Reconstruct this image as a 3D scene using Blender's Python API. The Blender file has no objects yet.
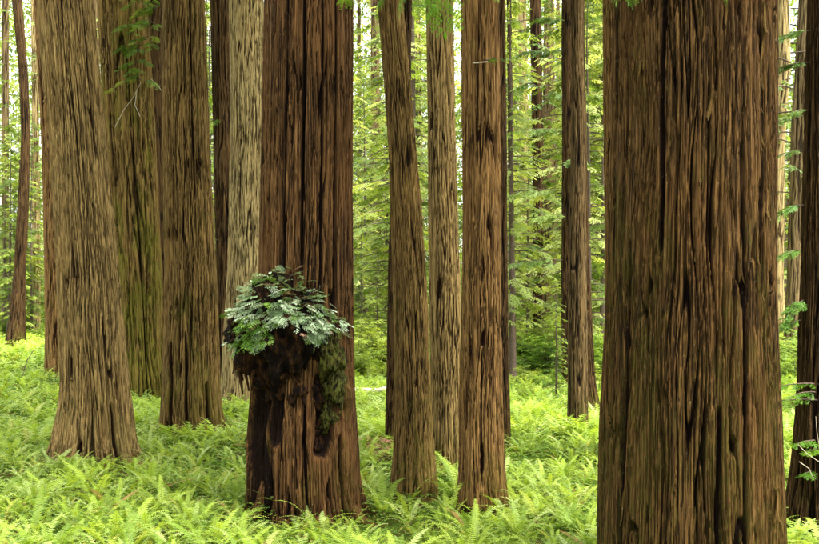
import bpy, math, random
import numpy as np
from mathutils import Vector, Matrix, Euler, noise as mnoise

SC = bpy.context.scene
COL = SC.collection
# ------------------------------------------------------------------ camera
FPX, CX, HZ, CAMH = 1125.0, 409.5, 290.0, 3.4     # focal length in photo pixels, centre, horizon row, eye height
cam_d = bpy.data.cameras.new("camera")
cam_d.sensor_width = 36.0
cam_d.lens = 36.0 * FPX / 819.0
cam_d.clip_start = 0.1
cam_d.clip_end = 4000.0
cam_d.dof.use_dof = True
cam_d.dof.focus_distance = 19.0
cam_d.dof.aperture_fstop = 7.0
cam = bpy.data.objects.new("camera", cam_d)
COL.objects.link(cam)
cam.location = (0, 0, CAMH)
cam.rotation_euler = (math.radians(90 + 0.92), 0, 0)
SC.camera = cam
# ------------------------------------------------------------------ sky and sun
SUN_EL, SUN_AZ = math.radians(66), math.radians(125)    # azimuth clockwise from +Y: right and a little behind the camera
w = bpy.data.worlds.new("World")
SC.world = w
w.use_nodes = True
nt = w.node_tree
bg = nt.nodes["Background"]
sky = nt.nodes.new("ShaderNodeTexSky")
sky.sky_type = 'NISHITA'
sky.sun_disc = False
sky.sun_elevation = SUN_EL
sky.sun_rotation = SUN_AZ
sky.air_density = 1.0
sky.dust_density = 3.0
hs = nt.nodes.new("ShaderNodeHueSaturation")
hs.inputs['Saturation'].default_value = 0.22
nt.links.new(sky.outputs[0], hs.inputs['Color'])
nt.links.new(hs.outputs[0], bg.inputs['Color'])
bg.inputs['Strength'].default_value = 0.15
sun_d = bpy.data.lights.new("sun", 'SUN')
sun_d.energy = 1.5
sun_d.angle = math.radians(25)
sun_d.color = (1.0, 0.95, 0.86)
sun = bpy.data.objects.new("sun", sun_d)
COL.objects.link(sun)
sd = Vector((math.sin(SUN_AZ) * math.cos(SUN_EL), math.cos(SUN_AZ) * math.cos(SUN_EL), math.sin(SUN_EL)))
sun.rotation_euler = sd.to_track_quat('Z', 'Y').to_euler()
sun.location = (20, -20, 60)
SC.view_settings.view_transform = 'Standard'
SC.view_settings.look = 'None'
SC.view_settings.exposure = 2.85
SC.view_settings.gamma = 1.0
SC.render.engine = 'CYCLES'
SC.cycles.max_bounces = 6
SC.cycles.diffuse_bounces = 3
SC.cycles.transmission_bounces = 4
SC.cycles.transparent_max_bounces = 8
SC.cycles.volume_bounces = 0

rnd = random.Random(7)
RS = np.random.RandomState(11)
HAZE = 0.0

# ------------------------------------------------------------------ small helpers
def px2x(px, d): return (px - CX) / FPX * d
def py2z(py, d): return CAMH + (HZ - py) / FPX * d
def base_d(py): return FPX * CAMH / (py - HZ)

def ground_z(x, y):
    x = np.asarray(x, float); y = np.asarray(y, float)
    far = np.clip((y - 24) / 40.0, 0, 1)
    z = 0.10 * np.sin(x * 0.33 + 1.3) * np.cos(y * 0.21 + 0.4) + 0.05 * np.sin(x * 0.9 + y * 0.7)
    z = z + far * (0.30 * np.sin(x * 0.12 + 0.6) * np.sin(y * 0.09 + 1.0))
    rise = np.clip((y - 85) / 150.0, 0, 1)
    z = z + 9.0 * rise * rise * (3 - 2 * rise)
    return z

class MB:
    """collects triangles, builds one mesh"""
    def __init__(s): s.V = []; s.F = []; s.T = []; s.M = []; s.n = 0
    def add(s, V, F, tint=0.0, mat=0):
        V = np.asarray(V, np.float32).reshape(-1, 3); F = np.asarray(F, np.int32).reshape(-1, 3)
        s.V.append(V); s.F.append(F + s.n); s.n += len(V)
        s.T.append(np.broadcast_to(np.asarray(tint, np.float32), (len(V),)))
        s.M.append(np.full(len(F), mat, np.int32))
    def mesh(s, name, mats, smooth=False):
        V = np.concatenate(s.V); F = np.concatenate(s.F); T = np.concatenate(s.T); M = np.concatenate(s.M)
        me = bpy.data.meshes.new(name)
        me.vertices.add(len(V)); me.vertices.foreach_set("co", V.ravel())
        me.loops.add(F.size); me.loops.foreach_set("vertex_index", F.ravel())
        me.polygons.add(len(F))
        me.polygons.foreach_set("loop_start", np.arange(0, F.size, 3, dtype=np.int32))
        me.polygons.foreach_set("material_index", M)
        me.polygons.foreach_set("use_smooth", np.full(len(F), smooth))
        a = me.attributes.new("tint", 'FLOAT', 'POINT'); a.data.foreach_set("value", np.ascontiguousarray(T, np.float32))
        if True:
            a = me.attributes.new('ridge', 'FLOAT', 'POINT'); a.data.foreach_set('value', np.full(len(V), .85, np.float32))
        if not isinstance(mats, (list, tuple)): mats = [mats]
        for m in mats: me.materials.append(m)
        me.update(calc_edges=True)
        return me

def link(name, me, parent=None, loc=None, rot=None, scale=None):
    o = bpy.data.objects.new(name, me)
    COL.objects.link(o)
    if parent is not None: o.parent = parent
    if loc is not None: o.location = loc
    if rot is not None: o.rotation_euler = rot
    if scale is not None: o.scale = (scale,) * 3 if isinstance(scale, (int, float)) else scale
    return o

def tag(o, label, cat, group=None, kind=None):
    if label: o['label'] = label
    if cat: o['category'] = cat
    if group: o['group'] = group
    if kind: o['kind'] = kind
    return o

def thing(name, loc, label, cat, group=None, rz=0.0):
    o = bpy.data.objects.new(name, None)
    o.empty_display_size = 0.2
    COL.objects.link(o)
    o.location = loc
    o.rotation_euler = (0, 0, rz)
    return tag(o, label, cat, group)

def dup(root, loc, rz, scale=1.0, label=None, group=None):
    r = root.copy(); COL.objects.link(r)
    r.location = loc; r.rotation_euler = (0, 0, rz); r.scale = (scale,) * 3
    if label: r['label'] = label
    if group: r['group'] = group
    for ch in list(root.children):
        c = ch.copy(); COL.objects.link(c); c.parent = r
        for g in list(ch.children):
            e = g.copy(); COL.objects.link(e); e.parent = c
    return r

def tube(P, R, sides=6):
    P = np.asarray(P, float); n = len(P); R = np.broadcast_to(np.asarray(R, float), (n,))
    T = np.gradient(P, axis=0); T /= np.linalg.norm(T, axis=1)[:, None] + 1e-9
    ref = np.array([0, 0, 1.0]) if abs(T[0][2]) < 0.9 else np.array([1.0, 0, 0])
    A = np.cross(T, ref); A /= np.linalg.norm(A, axis=1)[:, None] + 1e-9
    B = np.cross(T, A)
    th = np.arange(sides) * 2 * math.pi / sides
    V = P[:, None, :] + R[:, None, None] * (np.cos(th)[None, :, None] * A[:, None, :] + np.sin(th)[None, :, None] * B[:, None, :])
    F = []
    for i in range(n - 1):
        for j in range(sides):
            a = i * sides + j; b = i * sides + (j + 1) % sides
            F += [(a, b, b + sides), (a, b + sides, a + sides)]
    V = V.reshape(-1, 3)
    V = np.vstack([V, P[-1:]]); k = len(V) - 1
    for j in range(sides): F.append(((n - 1) * sides + j, (n - 1) * sides + (j + 1) % sides, k))
    return V, np.array(F)

# ------------------------------------------------------------------ materials
def new_mat(name):
    m = bpy.data.materials.new(name); m.use_nodes = True
    nt = m.node_tree; nt.nodes.clear()
    out = nt.nodes.new("ShaderNodeOutputMaterial")
    return m, nt, out
def N(nt, t, **kw):
    n = nt.nodes.new(t)
    for k, v in kw.items(): setattr(n, k, v)
    return n
def ramp(nt, stops, interp='LINEAR'):
    r = nt.nodes.new("ShaderNodeValToRGB"); r.color_ramp.interpolation = interp
    e = r.color_ramp.elements
    while len(e) > 1: e.remove(e[-1])
    e[0].position = stops[0][0]; c = stops[0][1]; e[0].color = (*c, 1) if len(c) == 3 else c
    for p, c in stops[1:]:
        x = e.new(p); x.color = (*c, 1)
    return r
def mixc(nt, fac, a, b, mode='MIX'):
    n = nt.nodes.new("ShaderNodeMix"); n.data_type = 'RGBA'; n.blend_type = mode
    for sock, v in ((n.inputs[0], fac), (n.inputs[6], a), (n.inputs[7], b)):
        if isinstance(v, (int, float)): sock.default_value = v
        elif isinstance(v, tuple): sock.default_value = (*v, 1)
        else: nt.links.new(v, sock)
    return n.outputs[2]
def mathn(nt, op, a, b=None, clamp=False):
    n = nt.nodes.new("ShaderNodeMath"); n.operation = op; n.use_clamp = clamp
    for i, v in enumerate((a, b)):
        if v is None: continue
        if isinstance(v, (int, float)): n.inputs[i].default_value = v
        else: nt.links.new(v, n.inputs[i])
    return n.outputs[0]
def noise_tex(nt, vec, scale, detail=3, rough=0.6, mapping=None):
    if mapping:
        mp = N(nt, "ShaderNodeMapping"); mp.inputs['Scale'].default_value = mapping
        nt.links.new(vec, mp.inputs[0]); vec = mp.outputs[0]
    n = N(nt, "ShaderNodeTexNoise"); n.inputs['Scale'].default_value = scale
    n.inputs['Detail'].default_value = detail; n.inputs['Roughness'].default_value = rough
    nt.links.new(vec, n.inputs['Vector'])
    return n.outputs['Fac']

def bark_mat(name, outer, light, inner_shade, moss=0.3, moss_col=(0.10, 0.12, 0.012), moss_h=3.0, fiber=45.0, lichen=0.5, k=0.72):
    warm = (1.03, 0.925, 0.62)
    outer = tuple(v * k * 0.66 * q for v, q in zip(outer, warm)); light = tuple(v * k * 1.36 * q for v, q in zip(light, warm)); inner_shade = tuple(v * k * 0.6 for v in inner_shade); moss_col = tuple(v * k for v in moss_col)
    m, nt, out = new_mat(name)
    tc = N(nt, "ShaderNodeTexCoord"); ob = tc.outputs['Object']
    rid = N(nt, "ShaderNodeAttribute", attribute_name="ridge").outputs['Fac']
    hgt = N(nt, "ShaderNodeAttribute", attribute_name="hgt").outputs['Fac']
    f1 = noise_tex(nt, ob, fiber, 5, 0.68, (1, 1, 0.014))
    f2 = noise_tex(nt, ob, 26.0, 6, 0.72, (1, 1, 0.026))
    f3 = noise_tex(nt, ob, 1.3, 3, 0.5, (1, 1, 0.35))
    c = mixc(nt, ramp_f(nt, f1, 0.40, 0.60), outer, light)
    dark = tuple(v * 0.35 for v in outer)
    c = mixc(nt, ramp_f(nt, f2, 0.52, 0.36), c, dark)
    red = (outer[0] * 1.15, outer[1] * 0.8, outer[2] * 0.62)
    def crack(scale, zs, w0, w1):
        n_ = noise_tex(nt, ob, scale, 2.5, 0.55, (1, 1, zs))
        return ramp_f(nt, mathn(nt, 'ABSOLUTE', mathn(nt, 'SUBTRACT', n_, 0.5)), w0, w1)
    ck = mathn(nt, 'MULTIPLY', crack(fiber * .36, .013, .004, .034), crack(fiber * .85, .018, .0, .030))
    c = mixc(nt, ck, tuple(v * 0.28 for v in outer), c)
    c = mixc(nt, ramp_f(nt, f3, 0.45, 0.7), c, mixc(nt, f1, red, light))
    c = mixc(nt, ramp_f(nt, rid, 0.74, 0.46), c, inner_shade)  # furrows: inner bark colour, taken near black to paint in their shade
    c = mixc(nt, mathn(nt, 'MULTIPLY', ramp_f(nt, rid, 0.80, 0.98), 0.60), c, light)  # paler ridge tops, with their highlight painted into the colour
    # moss settles on ridges, thicker near the ground
    mn = noise_tex(nt, ob, 2.2, 5, 0.7, (1, 1, 0.30))
    hfac = ramp_f(nt, hgt, moss_h, 0.2)
    thr = mathn(nt, 'ADD', mn, mathn(nt, 'MULTIPLY', hfac, 0.16))
    mm = ramp_f(nt, thr, 0.66 - 0.22 * moss, 0.80 - 0.22 * moss)
    mm = mathn(nt, 'MULTIPLY', mm, mathn(nt, 'MULTIPLY', ramp_f(nt, noise_tex(nt, ob, 30, 3, 0.7, (1, 1, .3)), 0.35, 0.6), ramp_f(nt, rid, 0.2, 0.6)), True)
    c = mixc(nt, mathn(nt, 'MULTIPLY', mm, min(1.0, 0.45 + moss * 0.5)), c, mixc(nt, f1, moss_col, tuple(v * 1.7 for v in moss_col)))
    # scattered lichen flecks
    ln = noise_tex(nt, ob, 60, 2, 0.5, (1, 1, 0.45))
    lf = mathn(nt, 'MULTIPLY', ramp_f(nt, ln, 0.70, 0.76), lichen, True)
    c = mixc(nt, lf, c, (0.34, 0.33, 0.18))
    p = N(nt, "ShaderNodeBsdfPrincipled"); p.inputs['Roughness'].default_value = 0.85
    p.inputs['Specular IOR Level'].default_value = 0.10
    nt.links.new(c, p.inputs['Base Color'])
    b = N(nt, "ShaderNodeBump"); b.inputs['Strength'].default_value = 1.0; b.inputs['Distance'].default_value = 0.03
    hsum = mathn(nt, 'ADD', mathn(nt, 'ADD', f1, mathn(nt, 'MULTIPLY', f2, 0.8)), mathn(nt, 'MULTIPLY', ck, 0.7))
    nt.links.new(hsum, b.inputs['Height']); nt.links.new(b.outputs[0], p.inputs['Normal'])
    nt.links.new(p.outputs[0], out.inputs[0])
    return m
def ramp_f(nt, v, lo, hi):
    n = N(nt, "ShaderNodeMapRange"); n.clamp = True
    n.interpolation_type = 'SMOOTHSTEP' if lo < hi else 'LINEAR'
    n.inputs['From Min'].default_value = lo; n.inputs['From Max'].default_value = hi
    nt.links.new(v, n.inputs['Value'])
    return n.outputs[0]

def leaf_mat(name, stops, trans=0.35, rough=0.5, tscale=1.3):
    m, nt, out = new_mat(name)
    att = N(nt, "ShaderNodeAttribute", attribute_name="tint").outputs['Fac']
    oi = N(nt, "ShaderNodeObjectInfo").outputs['Random']
    f = mathn(nt, 'FRACT', mathn(nt, 'ADD', att, oi))
    r = ramp(nt, stops); nt.links.new(f, r.inputs[0])
    p = N(nt, "ShaderNodeBsdfPrincipled"); p.inputs['Roughness'].default_value = rough
    p.inputs['Specular IOR Level'].default_value = 0.18
    nt.links.new(r.outputs[0], p.inputs['Base Color'])
    t = N(nt, "ShaderNodeBsdfTranslucent")
    mul = mixc(nt, 1.0, r.outputs[0], (tscale * 1.15, tscale * 1.1, tscale * 0.5), 'MULTIPLY')
    nt.links.new(mul, t.inputs[0])
    mx = N(nt, "ShaderNodeMixShader"); mx.inputs[0].default_value = trans
    nt.links.new(p.outputs[0], mx.inputs[1]); nt.links.new(t.outputs[0], mx.inputs[2])
    nt.links.new(mx.outputs[0], out.inputs[0])
    return m

def plain_mat(name, c1, c2, scale=8, rough=0.9, bump=0.5, mapping=None, detail=4):
    m, nt, out = new_mat(name)
    ob = N(nt, "ShaderNodeTexCoord").outputs['Object']
    n = noise_tex(nt, ob, scale, detail, 0.65, mapping)
    c = mixc(nt, ramp_f(nt, n, 0.35, 0.65), c1, c2)
    p = N(nt, "ShaderNodeBsdfPrincipled"); p.inputs['Roughness'].default_value = rough
    nt.links.new(c, p.inputs['Base Color'])
    b = N(nt, "ShaderNodeBump"); b.inputs['Strength'].default_value = bump; b.inputs['Distance'].default_value = 0.03
    nt.links.new(n, b.inputs['Height']); nt.links.new(b.outputs[0], p.inputs['Normal'])
    nt.links.new(p.outputs[0], out.inputs[0])
    return m

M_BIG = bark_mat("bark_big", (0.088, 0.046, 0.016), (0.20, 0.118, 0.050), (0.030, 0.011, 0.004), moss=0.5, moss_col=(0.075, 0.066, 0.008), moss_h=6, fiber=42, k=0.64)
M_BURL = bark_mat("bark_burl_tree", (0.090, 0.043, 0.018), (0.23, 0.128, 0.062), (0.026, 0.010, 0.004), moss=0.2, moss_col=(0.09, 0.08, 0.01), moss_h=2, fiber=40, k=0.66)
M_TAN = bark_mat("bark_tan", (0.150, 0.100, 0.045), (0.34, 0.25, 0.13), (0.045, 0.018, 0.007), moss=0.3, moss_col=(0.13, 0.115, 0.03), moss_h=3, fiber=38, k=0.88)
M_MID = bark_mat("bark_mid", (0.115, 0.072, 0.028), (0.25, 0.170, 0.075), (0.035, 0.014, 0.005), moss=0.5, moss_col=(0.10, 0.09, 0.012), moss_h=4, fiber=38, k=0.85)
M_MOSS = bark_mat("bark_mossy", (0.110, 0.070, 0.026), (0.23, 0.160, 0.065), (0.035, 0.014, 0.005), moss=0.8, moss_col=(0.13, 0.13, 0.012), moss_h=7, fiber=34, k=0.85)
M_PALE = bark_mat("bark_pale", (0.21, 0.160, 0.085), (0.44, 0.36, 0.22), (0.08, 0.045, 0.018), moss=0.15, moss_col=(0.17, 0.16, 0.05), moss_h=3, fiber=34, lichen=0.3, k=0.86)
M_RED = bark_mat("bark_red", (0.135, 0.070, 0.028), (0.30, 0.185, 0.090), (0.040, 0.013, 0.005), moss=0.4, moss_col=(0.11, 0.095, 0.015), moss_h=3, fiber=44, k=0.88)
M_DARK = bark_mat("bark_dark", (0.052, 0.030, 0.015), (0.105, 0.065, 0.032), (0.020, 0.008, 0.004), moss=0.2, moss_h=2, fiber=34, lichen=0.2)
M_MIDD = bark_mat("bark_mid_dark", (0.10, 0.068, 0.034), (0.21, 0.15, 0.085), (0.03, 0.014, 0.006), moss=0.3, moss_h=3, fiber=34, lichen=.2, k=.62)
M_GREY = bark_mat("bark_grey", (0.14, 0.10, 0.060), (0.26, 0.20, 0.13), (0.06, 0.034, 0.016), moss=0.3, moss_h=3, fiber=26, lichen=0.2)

M_FERN = leaf_mat("fern_leaf", [(0, (0.13, 0.21, 0.018)), (0.22, (0.26, 0.37, 0.036)), (0.45, (0.36, 0.47, 0.065)), (0.60, (0.12, 0.21, 0.020)), (0.78, (0.27, 0.38, 0.07)), (.95, (0.40, 0.49, 0.16)), (1.0, (0.36, 0.34, 0.05))], 0.38)
M_FERNB = leaf_mat("fern_leaf_brown", [(0, (0.22, 0.11, 0.03)), (1.0, (0.30, 0.19, 0.06))], 0.25)
M_COVER = leaf_mat("cover_leaf", [(0, (0.05, 0.11, 0.01)), (0.5, (0.10, 0.18, 0.015)), (0.85, (0.16, 0.23, 0.02)), (1.0, (0.16, 0.09, 0.03))], 0.35)
M_SPROUT = leaf_mat("sprout_leaf", [(0, (0.16, 0.26, 0.10)), (0.35, (0.42, 0.53, 0.32)), (0.55, (0.12, 0.20, 0.06)), (0.85, (0.55, 0.63, 0.43)), (.94, (0.42, 0.52, 0.32)), (.97, (0.34, 0.20, 0.12)), (1.0, (0.34, 0.20, 0.12))], 0.12, 0.4)
M_SPROUTG = leaf_mat("sprout_leaf_green", [(0, (0.06, 0.14, 0.015)), (0.6, (0.12, 0.22, 0.025)), (1.0, (0.17, 0.26, 0.05))], 0.25, 0.45)
M_CONI = leaf_mat("conifer_leaf", [(0, (0.05, 0.10, 0.016)), (0.4, (0.11, 0.175, 0.030)), (0.7, (0.18, 0.24, 0.05)), (1.0, (0.08, 0.14, 0.025))], 0.35)
M_CONIL = leaf_mat("conifer_leaf_light", [(0, (0.09, 0.15, 0.018)), (0.5, (0.19, 0.26, 0.032)), (1.0, (0.28, 0.33, 0.06))], 0.42)
M_FAR = leaf_mat("far_leaf", [(0, (0.06, 0.10, 0.018)), (0.35, (0.13, 0.19, 0.035)), (0.7, (0.24, 0.30, 0.075)), (1.0, (0.36, 0.40, 0.14))], 0.50)
M_SHRUB = leaf_mat("shrub_leaf", [(0, (0.05, 0.11, 0.010)), (0.5, (0.11, 0.19, 0.018)), (1.0, (0.19, 0.27, 0.03))], 0.4)
M_BRIGHT = leaf_mat("bright_leaf", [(0, (0.06, 0.15, 0.008)), (1.0, (0.13, 0.24, 0.015))], 0.45)
M_TWIG = plain_mat("twig", (0.05, 0.03, 0.017), (0.11, 0.075, 0.045), 20)
M_TWIGP = plain_mat("pale_twig", (0.30, 0.24, 0.15), (0.42, 0.36, 0.25), 20)
M_LOG = plain_mat("pale_log", (0.42, 0.33, 0.23), (0.62, 0.54, 0.42), 10, mapping=(0.15, 1, 1))
M_DUFF = plain_mat("red_litter", (0.12, 0.05, 0.02), (0.26, 0.13, 0.06), 30)
M_STEM = plain_mat("frond_stem", (0.12, 0.13, 0.03), (0.2, 0.18, 0.05), 20)
M_BURLWOOD = bark_mat("burl_bark", (0.026, 0.013, 0.006), (0.085, 0.040, 0.016), (0.010, 0.004, 0.002), moss=0.1, moss_h=0.1, fiber=22, lichen=0.2)  # dark burl bark, lowered further to carry the shade of its underside
M_BURLMOSS = bark_mat("burl_moss", (0.030, 0.016, 0.006), (0.08, 0.045, 0.02), (0.012, 0.005, 0.002), moss=0.62, moss_col=(0.10, 0.115, 0.018), moss_h=9, fiber=20, lichen=.8)

# ------------------------------------------------------------------ ground
def build_ground():
    def axis(lo, mid0, mid1, hi, step, ngrow):
        a = np.arange(mid0, mid1 + 1e-6, step)
        g = np.geomspace(step, hi - mid1, ngrow) + mid1
        l = lo if lo is not None else -hi
        gl = mid0 - np.geomspace(step, mid0 - l, ngrow)
        return np.concatenate([gl[::-1], a, g])
    xs = axis(-1500, -60, 60, 1500, 0.5, 24)
    ys = axis(-300, 5, 110, 2500, 0.5, 24)
    X, Y = np.meshgrid(xs, ys)
    Z = ground_z(X, Y)
    Z += 0.03 * np.sin(X * 2.7 + Y * 1.3) * np.sin(Y * 2.1) * ((Y > 5) & (Y < 110))
    nx = len(xs); ny = len(ys)
    V = np.stack([X, Y, Z], -1).reshape(-1, 3)
    i = np.arange(ny - 1)[:, None] * nx + np.arange(nx - 1)[None, :]
    i = i.ravel()
    F = np.concatenate([np.stack([i, i + 1, i + nx + 1], 1), np.stack([i, i + nx + 1, i + nx], 1)])
    m, nt, out = new_mat("forest_floor")
    ob = N(nt, "ShaderNodeTexCoord").outputs['Object']
    a = noise_tex(nt, ob, 0.8, 5, 0.65); b = noise_tex(nt, ob, 14, 5, 0.75); e = noise_tex(nt, ob, 60, 2, 0.6)
    c = mixc(nt, ramp_f(nt, b, 0.35, 0.65), (0.025, 0.014, 0.007), (0.09, 0.048, 0.022))
    c = mixc(nt, ramp_f(nt, mathn(nt, 'ADD', mathn(nt, 'MULTIPLY', a, 0.6), mathn(nt, 'MULTIPLY', b, 0.4)), 0.40, 0.52), c, (0.05, 0.085, 0.012))
    c = mixc(nt, ramp_f(nt, e, 0.60, 0.72), c, (0.16, 0.20, 0.035))
    p = N(nt, "ShaderNodeBsdfPrincipled"); p.inputs['Roughness'].default_value = 1.0; p.inputs['Specular IOR Level'].default_value = 0.0
    nt.links.new(c, p.inputs['Base Color'])
    bm = N(nt, "ShaderNodeBump"); bm.inputs['Strength'].default_value = 0.8; bm.inputs['Distance'].default_value = 0.05
    nt.links.new(b, bm.inputs['Height']); nt.links.new(bm.outputs[0], p.inputs['Normal'])
    nt.links.new(p.outputs[0], out.inputs[0])
    mb = MB(); mb.add(V, F)
    g = link("ground", mb.mesh("ground", m, True))
    g['kind'] = 'structure'
build_ground()

# ------------------------------------------------------------------ bark noise
def gnoise(u, v, nu, seed):
    r = np.random.RandomState(seed)
    A = r.rand(nu, 256) * 2 * math.pi
    gx = np.cos(A); gy = np.sin(A)
    iu = np.floor(u).astype(int); iv = np.floor(v).astype(int)
    fu = u - iu; fv = v - iv
    su = fu * fu * fu * (fu * (fu * 6 - 15) + 10); sv = fv * fv * fv * (fv * (fv * 6 - 15) + 10)
    def g(a, b, x, y):
        a = a % nu; b = b % 256
        return gx[a, b] * x + gy[a, b] * y
    n00 = g(iu, iv, fu, fv); n10 = g(iu + 1, iv, fu - 1, fv)
    n01 = g(iu, iv + 1, fu, fv - 1); n11 = g(iu + 1, iv + 1, fu - 1, fv - 1)
    return ((n00 * (1 - su) + n10 * su) * (1 - sv) + (n01 * (1 - su) + n11 * su) * sv) * 1.5
def sstep(x, a, b):
    t = np.clip((x - a) / (b - a), 0, 1); return t * t * (3 - 2 * t)

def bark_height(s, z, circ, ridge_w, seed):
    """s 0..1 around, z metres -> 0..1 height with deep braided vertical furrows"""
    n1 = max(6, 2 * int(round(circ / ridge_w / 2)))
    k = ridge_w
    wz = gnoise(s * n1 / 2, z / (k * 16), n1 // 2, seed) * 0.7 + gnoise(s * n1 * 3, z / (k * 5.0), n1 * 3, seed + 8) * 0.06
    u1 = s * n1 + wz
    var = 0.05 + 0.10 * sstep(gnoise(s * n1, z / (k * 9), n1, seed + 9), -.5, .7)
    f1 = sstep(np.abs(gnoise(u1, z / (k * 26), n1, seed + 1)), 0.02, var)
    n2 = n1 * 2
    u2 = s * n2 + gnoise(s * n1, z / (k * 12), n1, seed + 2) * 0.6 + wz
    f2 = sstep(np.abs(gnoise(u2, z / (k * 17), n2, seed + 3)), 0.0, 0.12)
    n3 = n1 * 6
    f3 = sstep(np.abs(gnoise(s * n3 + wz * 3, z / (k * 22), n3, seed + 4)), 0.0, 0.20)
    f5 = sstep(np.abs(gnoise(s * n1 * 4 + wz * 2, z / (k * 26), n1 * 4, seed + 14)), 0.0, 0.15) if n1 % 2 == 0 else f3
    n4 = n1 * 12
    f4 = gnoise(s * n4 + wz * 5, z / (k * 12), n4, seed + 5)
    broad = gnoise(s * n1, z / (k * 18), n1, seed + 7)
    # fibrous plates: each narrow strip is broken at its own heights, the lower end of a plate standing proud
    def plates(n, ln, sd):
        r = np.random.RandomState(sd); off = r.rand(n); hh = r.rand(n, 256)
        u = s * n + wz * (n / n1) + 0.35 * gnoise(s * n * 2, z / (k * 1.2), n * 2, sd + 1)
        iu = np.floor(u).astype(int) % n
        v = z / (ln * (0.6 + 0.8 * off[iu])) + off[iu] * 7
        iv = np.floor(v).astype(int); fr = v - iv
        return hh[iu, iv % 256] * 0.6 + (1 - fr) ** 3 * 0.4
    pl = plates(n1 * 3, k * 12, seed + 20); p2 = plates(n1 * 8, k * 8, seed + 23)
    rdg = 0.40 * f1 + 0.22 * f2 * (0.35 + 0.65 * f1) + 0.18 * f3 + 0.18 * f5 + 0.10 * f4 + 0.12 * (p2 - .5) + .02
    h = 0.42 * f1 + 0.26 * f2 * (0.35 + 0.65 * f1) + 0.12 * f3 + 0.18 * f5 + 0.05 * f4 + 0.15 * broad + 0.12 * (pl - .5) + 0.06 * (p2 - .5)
    return h, rdg

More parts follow.
